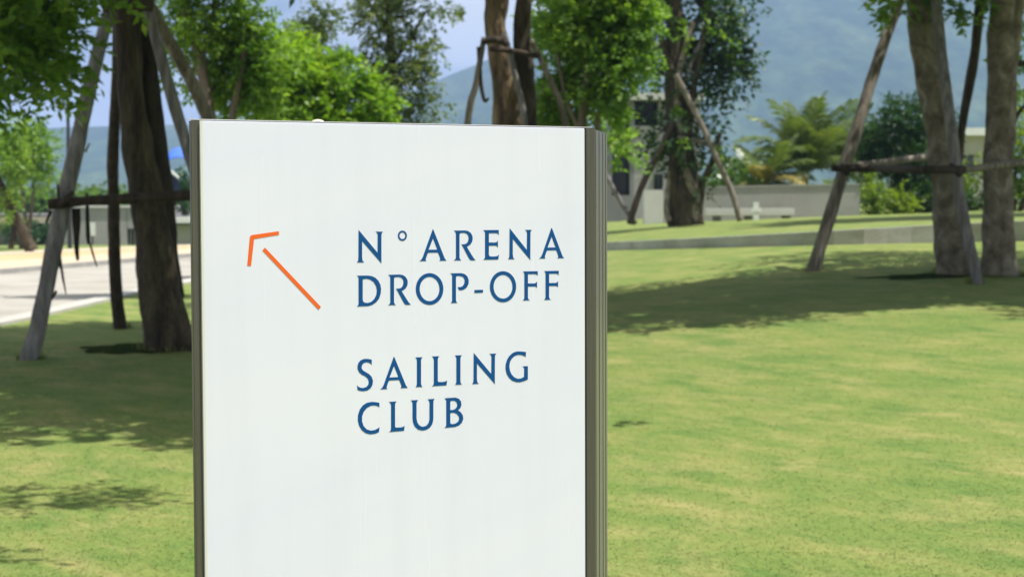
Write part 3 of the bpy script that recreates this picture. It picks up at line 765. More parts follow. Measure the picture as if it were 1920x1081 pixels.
def px_pts(lst):  # (px, py, d)
    return [at(*p) for p in lst]
def px_r(w, d): return 0.5 * w * d / FPX

# ===== big left tree beside the road
bpt = hit(322, 656); D1 = bpt.y
t1 = thing('shade_tree', 'dark trunked leaning tree beside the sign, braced by wooden poles near the road', 'tree', tuple(bpt))
def dpx(lst, d): return [at(p[0], p[1], d + (p[2] if len(p) > 2 else 0)) for p in lst]
tube('trunk', dpx([(322, 668), (316, 640), (300, 540), (283, 430), (262, 300), (248, 200), (241, 90), (236, -40), (228, -200)], D1),
     [px_r(w, D1) for w in (112, 96, 78, 66, 58, 50, 47, 46, 44)], M['bark_dark'], t1, seg=22, sub=8, rough=0.10, seed=1)
tube('second_stem', dpx([(318, 560, .15), (305, 440, .2), (296, 330, .25), (284, 200, .2), (275, 90, .2), (272, -40, .25), (290, -220, .3)], D1),
     [px_r(w, D1) for w in (58, 56, 52, 40, 34, 32, 30)], M['bark_black'], t1, seg=16, sub=6, rough=0.09, seed=4)
# root flare stones of bark
for i, (x, y, w) in enumerate([(292, 650, 30), (345, 648, 34), (320, 655, 34)]):
    tube('root_flare', [at(x, y - 34, D1 - 0.05), at(x - 3 + 4 * i, y - 12, D1 - 0.12), at(x - 6 + 8 * i, y + 4, D1 - 0.2)], [px_r(w * .5, D1), px_r(w * .8, D1), px_r(w * .7, D1)], M['bark_dark'], t1, seg=10, sub=3, rough=0.2, seed=i)
T1 = at(232, -200, D1)
c1 = [((-2.8, D1 + 0.4, 7.0), (3.2, 3.0, 1.4), 60), ((-1.0, D1 - 3.2, 6.3), (2.8, 2.2, 1.0), 52), ((0.3, D1 - 6.2, 5.6), (2.0, 1.5, 0.6), 15), ((0.5, 11.7, 5.3), (1.7, 0.7, 0.3), 5), ((-1.5, D1 + 2.0, 6.4), (2.4, 1.4, 0.9), 26)]
cr, cc = crown(t1, c1, M['leaf_canopy'], leaf=(0.18, 0.10), per=32, sig=0.42, dens=2.4, n_leaf=8, twig=0.38)
lt = [b[0] for b in c1]
limbs(t1, T1, 0.13, lt, M['bark_dark'])
twigwork(t1, [tuple(T1)] + lt + [tuple(Vector(l).lerp(T1, 0.5)) for l in lt], cc, M['bark_dark'])

# shadow at its foot, painted as a dark irregular patch
def shadow_patch(name, c, rx, ry):
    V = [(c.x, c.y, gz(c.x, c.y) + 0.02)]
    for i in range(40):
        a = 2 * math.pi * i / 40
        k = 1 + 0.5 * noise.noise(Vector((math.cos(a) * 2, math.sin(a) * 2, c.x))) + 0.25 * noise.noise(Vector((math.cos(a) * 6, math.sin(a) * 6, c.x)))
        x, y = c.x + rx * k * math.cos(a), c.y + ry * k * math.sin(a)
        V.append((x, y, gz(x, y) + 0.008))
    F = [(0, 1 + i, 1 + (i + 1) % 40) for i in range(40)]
    o = mesh_obj(name, V, F, M['foot_shadow']); tag(o, kind='structure')
q = hit(232, 650); shadow_patch('painted_shadow', Vector((bpt.x - 0.42, bpt.y + 0.2, 0)), 0.62, 0.75)

def log(name, parent, pts, w, mat, d=None, seed=0, rough=0.09, sub=6):
    """pts: (px, py, distance, width in px)"""
    P = [at(p[0], p[1], p[2]) for p in pts]
    return tube(name, P, [px_r(p[3], p[2]) for p in pts], M[mat], parent, seg=12, sub=sub, rough=rough, seed=seed, lump=3)

def foot(px, py): return hit(px, py).y

# ===== its brace
f1 = foot(52, 674); f2 = foot(226, 616)
b1 = thing('tree_brace', 'rough log brace with a crossbar propping the dark tree left of the sign', 'tree support', tuple(hit(52, 674)))
log('pole', b1, [(48, 686, f1, 33), (72, 610, f1 + .05, 31), (104, 450, f1 + .2, 31), (140, 290, f1 + .4, 30), (176, 130, f1 + .65, 26), (208, 10, D1 - .25, 24), (216, -30, D1 - .2, 22)], 0, 'log_grey', seed=3)
log('pole', b1, [(226, 622, f2, 26), (216, 520, f2 - .3, 23), (213, 380, f2 - .8, 22), (212, 280, f2 - 1.2, 22), (219, 150, f2 - 1.8, 20), (222, 20, f2 - 2.6, 20), (224, -30, f2 - 2.8, 20)], 0, 'log_dark', seed=5)
log('pole', b1, [(470, 640, D1 - .9, 26), (410, 440, D1 - .6, 25), (356, 290, D1 - .4, 23), (322, 180, D1 - .35, 22), (284, 40, D1 - .3, 20), (274, 4, D1 - .28, 19)], 0, 'log_grey', seed=7)
log('pole', b1, [(560, 560, D1 + 1.9, 26), (470, 370, D1 + 1.4, 25), (392, 225, D1 + 1.0, 24), (352, 140, D1 + .8, 23), (300, 45, D1 + .5, 22), (278, 5, D1 + .35, 21)], 0, 'log_brown', seed=9)
log('crossbar', b1, [(90, 383, f1 + .12, 20), (160, 377, f1 + .2, 19), (260, 371, f1 + .4, 19), (420, 362, f1 + .6, 20), (540, 356, f1 + .8, 20)], 0, 'log_dark', seed=11)
log('binding', b1, [(196, 12, D1 - .35, 26), (236, 4, D1 - .42, 30), (286, 8, D1 - .35, 28)], 0, 'rope', seed=2)
log('binding', b1, [(112, 386, f1 + .1, 10), (124, 372, f1 - .02, 11), (136, 362, f1 + .1, 10)], 0, 'rope', seed=2)
log('branch_stub', b1, [(110, 376, f1 + .15, 5), (108, 345, f1 + .15, 4)], 0, 'log_dark')
log('branch_stub', b1, [(96, 395, f1 + .1, 7), (86, 418, f1 + .1, 4)], 0, 'log_dark')
log('branch_stub', b1, [(96, 560, f1 + .1, 8), (102, 552, f1 + .1, 6), (106, 545, f1 + .1, 5)], 0, 'log_dark')
log('branch_stub', b1, [(160, 285, f1 + .4, 5), (168, 268, f1 + .4, 3)], 0, 'log_grey')
for i, pts in enumerate([[(142, 390, 16), (143, 430, 14), (144, 465, 9), (146, 488, 5)], [(163, 362, 5), (164, 400, 8), (165, 440, 8), (166, 458, 4)],
                         [(167, 450, 4), (174, 475, 4), (182, 500, 2)], [(107, 420, 9), (110, 470, 7), (112, 500, 4)], [(112, 480, 5), (118, 520, 4), (124, 552, 2)]]):
    log('hanging_bark_strip', b1, [(x, y, f1 + .3 - .02 * i, w) for x, y, w in pts], 0, 'strip', seed=i, rough=0.2)

# ===== trees whose crowns hang in from the left
t2 = thing('shade_tree', 'tree at the left edge with low hanging dense green foliage over the road verge', 'tree', tuple(on_ground(-6.15, 17.0)))
tube('trunk', [(-6.15, 17.0, -0.1), (-6.1, 17.0, 1.4), (-6.25, 17.1, 2.8), (-6.0, 17.0, 4.2), (-5.8, 17, 5.6)], [0.26, 0.20, 0.18, 0.15, 0.1], M['bark_dark'], t2, seg=16, rough=0.1, seed=20)
c2 = [(at(10, 10, 16.8), (0.50, 1.0, 0.42), 15), (at(5, 105, 16.6), (0.42, 0.8, 0.28), 12), (at(82, 40, 17.2), (0.22, 0.7, 0.36), 11), (at(70, 130, 17.2), (0.20, 0.6, 0.14), 6), (at(-60, 80, 16.9), (0.6, 1.0, 0.5), 18),
      (at(60, -160, 16.5), (1.6, 1.6, 0.9), 14), (at(-200, -260, 16.0), (1.8, 2.0, 1.1), 12), (at(120, -40, 17.4), (0.16, 0.5, 0.2), 4),
      ((-4.6, 13.4, 5.5), (1.6, 1.6, 0.7), 34)]
cr, cc = crown(t2, c2, M['leaf_bright'], leaf=(0.115, 0.058), per=22, sig=0.16, n_leaf=8, twig=0.24)
lt = [tuple(b[0]) for b in c2]
limbs(t2, (-6.0, 17.0, 4.0), 0.08, lt, M['bark_dark'])
twigwork(t2, lt + [tuple(Vector(l).lerp(Vector((-6.0, 17, 4.0)), 0.4)) for l in lt], cc[::2], M['bark_dark'], r=0.008)

t0 = thing('shade_tree', 'tree just out of view at the left that dapples the near lawn', 'tree', tuple(on_ground(-4.5, 8.3)))
tube('trunk', [(-4.5, 8.3, -0.1), (-4.45, 8.3, 1.4), (-4.4, 8.4, 3.2), (-4.2, 8.5, 4.6)], [0.16, 0.13, 0.11, 0.07], M['bark_dark'], t0, seg=12, rough=0.1, seed=24)
c0_ = [((-1.0, 7.5, 4.4), (0.8, 0.4, 0.3), 12), ((-0.75, 9.3, 4.4), (0.6, 0.22, 0.15), 5), ((-4.4, 8.4, 5.2), (1.5, 1.4, 0.8), 24)]
cr, cc = crown(t0, c0_, M['leaf_mid'], leaf=(0.11, 0.05), per=20, sig=0.18, n_leaf=7, twig=0.25)
lt = [b[0] for b in c0_]
limbs(t0, (-4.25, 8.45, 4.0), 0.05, lt, M['bark_dark'])
twigwork(t0, lt + [tuple(Vector(l).lerp(Vector((-4.25, 8.45, 4.0)), 0.5)) for l in lt], cc, M['bark_dark'], r=0.008)

# ===== small trees across the road
d = 63
t3 = thing('young_tree', 'small round topped light green tree with slender stems beyond the road, far left', 'tree', tuple(on_ground(at(45, 470, d).x, d)))
for i, pts in enumerate([[(46, 468, 9), (48, 420, 8), (42, 360, 6), (30, 320, 4)], [(48, 466, 8), (58, 400, 7), (62, 350, 6), (66, 310, 4)], [(40, 466, 8), (30, 410, 7), (26, 360, 5)]]):
    tube('stem', [at(x, y, d) for x, y, w in pts], [px_r(w, d) for x, y, w in pts], M['bark_far'], t3, seg=8, rough=0.05, seed=i)
c3 = [(at(60, 275, d), (0.72, 0.8, 0.72), 34), (at(30, 300, d), (0.7, 0.8, 0.5), 24), (at(80, 305, d), (0.4, 0.6, 0.45), 14), (at(62, 250, d), (0.45, 0.6, 0.35), 12)]
crown(t3, c3, M['leaf_bright'], leaf=(0.16, 0.09), per=15, sig=0.22, n_leaf=6, twig=0.3)
d = 56
t4 = thing('leaning_tree', 'leaning dark trunk with pale green foliage at the far left edge beyond the road', 'tree', tuple(on_ground(at(58, 470, d).x, d)))
tube('trunk', [at(60, 470, d), at(46, 440, d), at(20, 385, d), at(-8, 330, d), at(-40, 270, d)], [px_r(w, d) for w in (26, 20, 18, 15, 12)], M['bark_dark'], t4, seg=12, rough=0.08)
tube('limb', [at(20, 466, d), at(26, 430, d), at(28, 405, d)], [px_r(w, d) for w in (11, 9, 8)], M['bark_dark'], t4, seg=8)
c4 = [(at(8, 290, d), (0.55, 0.7, 0.55), 26), (at(-50, 260, d), (1.0, 1.0, 0.9), 30), (at(15, 340, d), (0.35, 0.5, 0.28), 9), (at(5, 385, d), (0.4, 0.5, 0.3), 10), (at(25, 250, d), (0.35, 0.5, 0.3), 8)]
crown(t4, c4, M['leaf_bright'], leaf=(0.15, 0.085), per=15, sig=0.2, n_leaf=6, twig=0.28)

# ===== trees behind the sign, left to right
def simple_tree(name, label, base_px, d, stems, blobs, lmat, bmat, group=None, **kw):
    b = at(base_px[0], base_px[1], d)
    t = thing(name, label, 'tree', (b.x, b.y, gz(b.x, b.y)), 0, group)
    ends = []
    for i, pts in enumerate(stems):
        P = [at(p[0], p[1], p[2] if len(p) > 3 else d) for p in pts]
        P[0].z = min(P[0].z, gz(P[0].x, P[0].y) - 0.1) if i == 0 else P[0].z
        tube('trunk' if i == 0 else 'limb', P, [px_r(p[-1], d) for p in pts], M[bmat], t, seg=12 if i == 0 else 9, rough=0.08, seed=i * 3.3 + d)
        ends += [tuple(q) for q in P[1:]]
    bl = [(at(x, y, d + dd), (rx * d / FPX, max(rx, ry) * d / FPX * 0.9, ry * d / FPX), k) for x, y, dd, rx, ry, k in blobs]
    cr, cc = crown(t, bl, M[lmat], **kw)
    ctr = [tuple(b_[0]) for b_ in bl]
    for c in ctr[:8]:
        s = min(ends, key=lambda q: (Vector(q) - Vector(c)).length)
        tube('limb', [s, Vector(s).lerp(Vector(c), 0.5) + Vector((0.05, 0, 0.12)), c], [px_r(8, d), px_r(6, d), px_r(3, d)], M[bmat], t, seg=6, sub=4, rough=0.05)
    twigwork(t, ends + ctr, cc[::2], M[bmat], r=0.009)
    return t

simple_tree('shade_tree', 'leafy tree with a pale forked trunk behind the top left of the sign', (392, 560), 30,
    [[(400, 575, 20), (398, 400, 18), (396, 260, 22), (388, 180, 20), (374, 110, 22), (352, 30, 18), (340, -60, 14)],
     [(376, 112, 14), (396, 60, 13), (402, 20, 11), (398, -60, 9)], [(430, 260, 14), (440, 195, 13), (452, 140, 12), (462, 80, 10)]],
    [(340, 30, 0, 50, 50, 16), (420, 20, 0, 60, 60, 22), (470, 60, .5, 60, 70, 34), (485, 130, .3, 45, 60, 24), (440, 110, .5, 50, 50, 14), (410, 170, .8, 50, 30, 14),
     (340, 120, .5, 25, 50, 8), (470, 180, .5, 45, 25, 12), (400, -80, 0, 140, 70, 50)],
    'leaf_bright', 'bark_far', leaf=(0.12, 0.065), per=17, sig=0.17, n_leaf=7, twig=0.24)
simple_tree('young_tree', 'bright lime green tree with pinkish new leaves behind the sign', (600, 520), 38,
    [[(600, 530, 16), (600, 400, 16), (604, 300, 14), (598, 200, 10), (590, 130, 6)], [(602, 290, 10), (640, 200, 7), (700, 170, 4)]],
    [(540, 185, 0, 55, 45, 38), (590, 150, 0, 60, 65, 44), (560, 120, .5, 40, 35, 22), (640, 170, .4, 50, 55, 32), (700, 190, 0, 26, 34, 15), (520, 215, 0, 35, 22, 15), (620, 225, 0, 70, 28, 26), (700, 235, 0, 30, 20, 8), (555, 260, 0, 110, 40, 30)],
    'leaf_lime', 'bark_far', leaf=(0.15, 0.085), per=15, sig=0.17, n_leaf=7, twig=0.24)
simple_tree('shade_tree', 'dull olive tree rising behind the lime green tree', (560, 500), 50,
    [[(566, 500, 14), (570, 300, 13), (580, 120, 9), (600, 60, 6)]],
    [(560, 75, 0, 45, 28, 15), (620, 55, 0, 35, 25, 10), (590, 100, 0, 60, 30, 18), (600, 35, 0, 22, 12, 5)],
    'leaf_olive', 'bark_far', leaf=(0.15, 0.08), per=13, sig=0.2, n_leaf=6, twig=0.3)
simple_tree('shade_tree', 'tall airy olive green tree with a straight dark trunk behind the middle of the sign', (735, 500), 46,
    [[(738, 505, 26), (738, 350, 26), (736, 220, 24), (734, 120, 18), (730, 40, 14), (728, -60, 12)], [(732, 60, 9), (700, 20, 7), (680, -20, 5)], [(736, 120, 9), (770, 70, 7), (800, 20, 4)]],
    [(700, 20, 0, 50, 30, 16), (760, 40, 0, 50, 40, 22), (780, 95, 0, 50, 35, 20), (700, 85, 0, 40, 30, 12), (750, 150, 0, 55, 35, 22), (700, 160, 0, 40, 30, 12), (785, 150, 0, 35, 30, 10), (740, 210, 0, 60, 30, 24), (790, 205, 0, 25, 20, 7),
     (830, 20, 0, 32, 14, 8), (670, 10, 0, 25, 18, 5), (740, -50, 0, 90, 40, 30), (700, 120, 0, 30, 20, 6), (815, 230, 0, 10, 8, 2)],
    'leaf_olive', 'bark_dark', leaf=(0.13, 0.075), per=13, sig=0.2, n_leaf=6, twig=0.28)

# ===== centre: twin stemmed tree with its brace, just above the sign
D = 27.0
t5 = thing('shade_tree', 'twin stemmed tree with tan flaking bark above the right half of the sign', 'tree', tuple(on_ground(at(955, 560, D).x, D)))
g5 = gz(at(955, 560, D).x, D)
def pxg(px, d, g): return Vector((at(px, 400, d).x, d, g - 0.1))
tube('trunk', [pxg(958, D, g5), at(962, 400, D), at(952, 240, D), at(944, 150, D), at(930, 60, D), at(926, 0, D), at(918, -120, D)], [px_r(w, D) for w in (84, 64, 56, 46, 40, 36, 32)], M['bark_tan'], t5, seg=18, rough=0.11, seed=31)
tube('second_stem', [pxg(976, D + .2, g5), at(986, 420, D + .2), at(988, 260, D + .2), at(984, 150, D + .2), at(978, 60, D + .2), at(984, -20, D + .2), at(990, -120, D + .2)], [px_r(w, D) for w in (50, 44, 42, 38, 32, 28, 24)], M['bark_dark'], t5, seg=14, rough=0.1, seed=33)
tube('limb', [at(930, 60, D), at(945, 20, D), at(950, -60, D)], [px_r(w, D) for w in (18, 15, 12)], M['bark_tan'], t5, seg=9)
cr, cc = crown(t5, [(at(950, -260, D), (3.0, 2.8, 1.2), 90), (at(870, -120, D), (.7, .8, .3), 6)], M['leaf_canopy'], leaf=(0.13, 0.06), per=18, sig=0.3, n_leaf=7, twig=0.32)
limbs(t5, tuple(at(930, -100, D)), 0.12, [tuple(at(x, y, D + k)) for x, y, k in ((760, -280, 1), (860, -330, -1.4), (1090, -280, -1), (1000, -340, 1.5))], M['bark_dark'])
b5 = thing('tree_brace', 'thin log brace tied high around the tan twin stemmed tree behind the sign', 'tree support', (at(876, 400, D).x, D, gz(at(876, 400, D).x, D)))
gB = b5.location.z
for i, (pts, m) in enumerate([([(840, 470), (876, 236), (892, 160), (908, 70)], 'log_brown'), ([(1010, 470), (984, 236), (970, 160), (946, 60)], 'log_grey'), ([(1120, 470), (1062, 240), (1036, 160), (996, 76)], 'log_brown')]):
    dd = D - 0.9 + 0.45 * i
    P = [at(x, y, dd) for x, y in pts]
    P[0] = Vector((P[0].x, dd, gz(P[0].x, dd) - 0.05))
    tube('pole', P, [px_r(w, D) for w in (15, 13, 12, 10)], M[m], b5, seg=10, rough=0.08, seed=i)
tube('crossbar', [at(918, 92, D - .55), at(960, 96, D - .5), at(1012, 106, D - .45)], [px_r(10, D)] * 3, M['log_dark'], b5, seg=9)
tube('branch_stub', [at(898, 88, D - .9), at(901, 150, D - .9), at(908, 188, D - .88), at(916, 184, D - .85)], [px_r(w, D) for w in (9, 8, 7, 4)], M['log_dark'], b5, seg=8)
tube('binding', [at(904, 80, D - .9), at(926, 74, D - .96), at(950, 82, D - .9)], [px_r(w, D) for w in (12, 13, 12)], M['rope'], b5, seg=8, rough=0.2)

simple_tree('shade_tree', 'bright green bushy tree above the right edge of the sign', (1080, 520), 34,
    [[(1085, 520, 20), (1088, 380, 20), (1090, 250, 18), (1100, 140, 13), (1110, 30, 9)], [(1090, 250, 10), (1060, 180, 9), (1040, 60, 6)], [(1112, 330, 12), (1116, 260, 10), (1130, 160, 8)]],
    [(1060, 40, 0, 55, 50, 34), (1130, 30, 0, 60, 50, 42), (1195, 30, 0, 38, 45, 24), (1070, 110, .4, 50, 45, 32), (1140, 110, 0, 55, 45, 36), (1060, 190, .4, 45, 40, 28), (1130, 190, .2, 45, 30, 22),
     (1030, 225, .6, 40, 25, 14), (1100, 225, .6, 40, 20, 8), (1110, -60, 0, 110, 50, 50), (1180, 100, .3, 25, 28, 9), (1020, 60, .8, 25, 60, 12), (1160, 255, 2.0, 10, 26, 4), (1168, 290, 2.0, 6, 12, 1)],
    'leaf_bright', 'bark_far', leaf=(0.135, 0.075), per=17, sig=0.16, n_leaf=7, twig=0.24)

# ===== the upper lawn, its low retaining wall and what stands on it
WPX = [(880, 474), (1000, 472), (1146, 468), (1260, 466), (1380, 464), (1506, 461), (1620, 457.5), (1709, 455), (1800, 454), (1920, 452), (2060, 450), (2300, 446)]
WTOP = [460, 457.5, 453.5, 448, 443.5, 437, 428, 421.5, 418, 415, 411, 405]
_t = np.linspace(0, len(WPX) - 1, (len(WPX) - 1) * 2 + 1)
_X = np.interp(_t, range(len(WPX)), [p[0] for p in WPX]); _pf = np.polyfit([p[0] for p in WPX], [p[1] for p in WPX], 3); _tf = np.polyfit([p[0] for p in WPX], WTOP, 3)
BACK0 = [(880, 432), (1000, 428), (1146, 424), (1260, 418), (1380, 413), (1506, 408), (1620, 404), (1709, 401), (1800, 399), (1920, 396), (2060, 393), (2300, 388)]
WPX = [(float(x), float(np.polyval(_pf, x))) for x in _X]; WTOP = [float(np.polyval(_tf, x)) for x in _X]
lo, hi = [], []
for (px, py), ty in zip(WPX, WTOP):
    h = hit(px, py)
    lo.append(h); hi.append(at(px, ty, h.y))
th = 0.22
Vw, Fw = [], []
for a, b in zip(lo, hi):
    Vw += [(a.x, a.y, a.z - 0.2), (b.x, b.y, b.z), (b.x, b.y + th, b.z), (a.x, a.y + th, a.z - 0.2)]
n = len(lo)
wallth = thing('retaining_wall', 'low weathered concrete retaining wall curving across the lawn behind the right hand trees', 'wall', tuple(lo[2]))
# built as cast segments with joints
for i in range(n - 1):
    k0, k1 = i * 4, i * 4 + 4
    A = [Vector(v) for v in Vw[k0:k0 + 4]]; B = [Vector(v) for v in Vw[k1:k1 + 4]]
    B2 = [b.lerp(a, 0.002) for a, b in zip(A, B)]
    vs = A + B2
    mesh_obj('wall_segment', vs, [(0, 4, 5, 1), (1, 5, 6, 2), (2, 6, 7, 3), (0, 1, 2, 3), (4, 7, 6, 5)], M['ret_wall'], wallth)
BACK = [(x, float(np.interp(x, [p[0] for p in BACK0], [p[1] for p in BACK0]))) for x, _ in WPX]
DB = 53.0
Vt, Ft = [], []
NR = 7
for i in range(n):
    f = Vector((hi[i].x, hi[i].y + th, hi[i].z + 0.004 - 0.01)); b = at(BACK[i][0], BACK[i][1], DB)
    for j in range(NR):
        t = j / (NR - 1)
        p = f.lerp(b, t); p.z += 0.04 * math.sin(math.pi * t)
        Vt.append(p)
for i in range(n - 1):
    for j in range(NR - 1):
        k = i * NR + j; Ft.append((k, k + NR, k + NR + 1, k + 1))
# flat ground behind the crest
for i in range(n):
    b = at(BACK[i][0], BACK[i][1], DB); Vt.append((b.x * 1.5, 95, b.z - 0.25))
for i in range(n - 1):
    Ft.append((i * NR + NR - 1, (i + 1) * NR + NR - 1, n * NR + i + 1, n * NR + i))
ul = mesh_obj('upper_lawn', Vt, Ft, M['grass'], smooth=True); tag(ul, kind='structure')

# vine covered tree
D = 46.0
def up(px, py, d): return at(px, py, d)
bb = up(1288, 417, D)
t6 = thing('vine_clad_tree', 'vine covered tree with knotted pale stems standing before the grey building', 'tree', tuple(bb))
tube('trunk', [up(1288, 422, D), up(1284, 360, D), up(1280, 290, D), up(1270, 220, D), up(1262, 140, D), up(1266, 60, D), up(1262, -60, D)], [px_r(w, D) for w in (64, 54, 48, 40, 36, 34, 26)], M['bark_dark'], t6, seg=18, rough=0.2, seed=41)
for i, (pts, w, m) in enumerate([([(1300, 418), (1304, 370), (1286, 320), (1276, 250), (1268, 170), (1280, 110), (1300, 40)], 22, 'bark_pale'),
        ([(1272, 418), (1268, 380), (1262, 310), (1268, 250), (1262, 150), (1240, 70), (1236, -10)], 18, 'bark_dark'),
        ([(1308, 416), (1314, 370), (1318, 340), (1336, 300), (1350, 250)], 16, 'bark_dark'),
        ([(1256, 415), (1250, 395), (1252, 360), (1256, 320)], 12, 'bark_pale'),
        ([(1290, 300), (1292, 210), (1310, 120), (1325, 30), (1330, -50)], 16, 'bark_dark')]):
    tube('climbing_stem', [up(x, y, D - .25) for x, y in pts], [px_r(w * k, D) for k in np.linspace(1, .55, len(pts))], M[m], t6, seg=9, rough=0.15, seed=i)
bl6 = [(1290, 20, 0, 50, 50, 22), (1350, 30, 0, 50, 40, 18), (1395, 15, 0, 35, 18, 7), (1360, 90, 0, 45, 40, 20), (1330, 150, 0, 40, 40, 16), (1375, 140, 0, 25, 30, 9), (1240, 60, .3, 40, 60, 16), (1215, 130, .3, 25, 35, 9),
       (1250, 190, .3, 30, 40, 9), (1235, 260, .2, 32, 35, 12), (1290, 240, -.4, 40, 40, 9), (1320, 290, -.2, 35, 25, 8), (1245, 310, .2, 22, 35, 6), (1340, 220, 0, 15, 18, 3), (1310, 330, -.4, 20, 20, 3), (1300, 120, .2, 40, 60, 18),
       (1415, 110, 0, 12, 10, 1), (1270, -60, 0, 90, 50, 30), (1345, 250, 0, 14, 20, 2), (1320, 60, 0, 35, 40, 12)]
bl = [(up(x, y, D + dd), (rx * D / FPX, max(rx, ry) * D / FPX * 0.8, ry * D / FPX), k) for x, y, dd, rx, ry, k in bl6]
cr, cc = crown(t6, bl, M['leaf_dark'], leaf=(0.15, 0.10), per=11, sig=0.19, n_leaf=5, twig=0.3, droop=0.5)
crown(t6, [(up(x, y, D - .5), (.25, .2, .12), 2) for x, y in ((1310, 268), (1300, 60), (1345, 55), (1245, 212), (1330, 290), (1390, 82))], M['leaf_bright'], leaf=(0.16, 0.11), per=6, sig=0.1, n_leaf=5, twig=0.25, droop=0.5, name='young_leaves')
st = [tuple(up(x, y, D)) for x, y in ((1280, 290), (1270, 220), (1300, 120), (1325, 30), (1262, 140), (1266, 60), (1340, 60))]
limbs(t6, tuple(up(1300, 130, D)), 0.07, [tuple(up(x, y, D)) for x, y in ((1350, 60), (1380, 40), (1370, 120))], M['bark_dark'], wob=0.1)
twigwork(t6, st + [tuple(up(x, y, D)) for x, y in ((1350, 60), (1380, 40), (1370, 120))], cc, M['bark_dark'], r=0.010)
b6 = thing('tree_brace', 'thin wooden props leaning on the vine covered tree', 'tree support', tuple(up(1386, 412, D - .6)))
for i, (pts, w, m) in enumerate([([(1388, 414), (1372, 360), (1345, 300), (1318, 240), (1285, 175), (1268, 140)], 11, 'log_brown'), ([(1180, 420), (1196, 370), (1214, 325), (1240, 280), (1262, 230)], 12, 'log_dark'),
        ([(1192, 420), (1168, 385), (1148, 350), (1130, 318)], 9, 'log_grey'), ([(1285, 150), (1300, 110), (1320, 70)], 10, 'log_grey'), ([(1348, 250), (1335, 215), (1340, 180)], 9, 'log_dark')][:4]):
    tube('pole', [up(x, y, D - .6 + .12 * i) for x, y in pts], [px_r(w, D)] * len(pts), M[m], b6, seg=9, rough=0.08, seed=i)
tube('crossbar', [up(1270, 258, D - .5), up(1300, 262, D - .5), up(1335, 274, D - .45)], [px_r(9, D)] * 3, M['log_brown'], b6, seg=8)

# garden wall, bench and post
def box_w(name, x0, x1, y0, y1, z0, z1, mat, parent=None, bevel=0.0):
    bm = bmesh.new()
    bmesh.ops.create_cube(bm, size=1)
    for v in bm.verts:
        v.co = Vector((x0 + (v.co.x + .5) * (x1 - x0), y0 + (v.co.y + .5) * (y1 - y0), z0 + (v.co.z + .5) * (z1 - z0)))
    if bevel: bmesh.ops.bevel(bm, geom=bm.edges[:], offset=bevel, segments=2, affect='EDGES')
    me = bpy.data.meshes.new(name)
    if parent is not None: bm.transform(parent_matrix(parent).inverted())
    bm.to_mesh(me); bm.free(); me.materials.append(mat)
    return link(bpy.data.objects.new(name, me), parent)
def pbox(name, px0, px1, py_top, py_bot, d, depth, mat, parent=None, bevel=0.0, zmin=None):
    a = at(px0, py_top, d); b = at(px1, py_bot, d)
    return box_w(name, a.x, b.x, d, d + depth, b.z if zmin is None else zmin, a.z, mat, parent, bevel)
DW = 55.0
gw = thing('garden_wall', 'long plain pale grey wall in front of the palms', 'wall', tuple(at(1410, 415, DW)))
zb = 0.6
a = at(1245, 354, DW); b = at(1612, 347, DW)
V = []
for y in (DW, DW + .3):
    V += [(a.x, y, zb), (b.x, y, zb), (b.x, y, b.z), (a.x, y, a.z)]
mesh_obj('wall_body', V, [(0, 1, 2, 3), (5, 4, 7, 6), (3, 2, 6, 7), (1, 5, 6, 2), (4, 0, 3, 7)], M['render_grey'], gw)
mesh_obj('coping', [(p[0] + (-.03 if k in (0, 3, 4, 7) else .03), p[1] + (-.03 if k < 4 else .03), p[2]) for k, p in enumerate([(a.x, DW, a.z + .003), (b.x, DW, b.z + .003), (b.x, DW, b.z + .05), (a.x, DW, a.z + .05), (a.x, DW + .3, a.z + .003), (b.x, DW + .3, b.z + .003), (b.x, DW + .3, b.z + .05), (a.x, DW + .3, a.z + .05)])],
         [(0, 1, 2, 3), (5, 4, 7, 6), (3, 2, 6, 7), (1, 5, 6, 2), (4, 0, 3, 7), (0, 4, 5, 1)], M['render_grey'], gw)
pbox('end_return', 1208, 1244, 356, 430, DW - .4, .6, M['render_white'], gw)
d = 52.5
bn = thing('bench', 'long low off white concrete bench against the pale grey wall', 'bench', tuple(at(1405, 414, d)))
pbox('seat', 1322, 1490, 391, 404, d, .5, M['render_white'], bn, 0.02)
for x0, x1 in ((1338, 1352), (1398, 1410), (1468, 1482)):
    pbox('leg', x0, x1, 404.3, 425, d + .12, .3, M['render_dark'], bn)
d = 51.6
ps = thing('cross_post', 'small white cross shaped post standing in front of the low bench', 'post', tuple(at(1418, 412, d)))
pbox('upright', 1413, 1423, 379, 416, d, .10, M['white'], ps, 0.006)
pbox('cross_arm', 1408.5, 1428, 390, 397, d - .012, .012, M['white'], ps, 0.003)

# grey pavilion behind the vine covered tree
d = 74
pv = thing('pavilion', 'plain grey building with dark openings behind the vine covered tree', 'building', tuple(at(1220, 420, d)))
def P_(nm, x0, x1, yt, yb, dep, mat, dd=0.0, zmin=None): return pbox(nm, x0, x1, yt, yb, d + dd, dep, M[mat], pv, 0, zmin)
P_('wall', 1122, 1147, 238, 440, 5, 'render_dark')
P_('wall', 1181, 1189, 186, 440, 5, 'render_dark')
P_('wall', 1147, 1181, 366, 440, 5, 'render_dark')
P_('wall', 1147, 1181, 196, 222, 5, 'render_dark')
P_('wall', 1189, 1236, 236, 440, 5, 'render_grey')
P_('wall', 1236, 1312, 186, 440, 5, 'render_grey')
P_('roof_slab', 1170, 1322, 174, 186, 6, 'render_white', -.4)
P_('window', 1147.5, 1180.5, 222, 366, .05, 'glass_dark', 1.2)
P_('opening', 1189.5, 1235.5, 186.5, 236, .05, 'glass_dark', 1.6)
w = P_('window', 1226, 1243, 326, 358, .04, 'glass_dark', -.06)
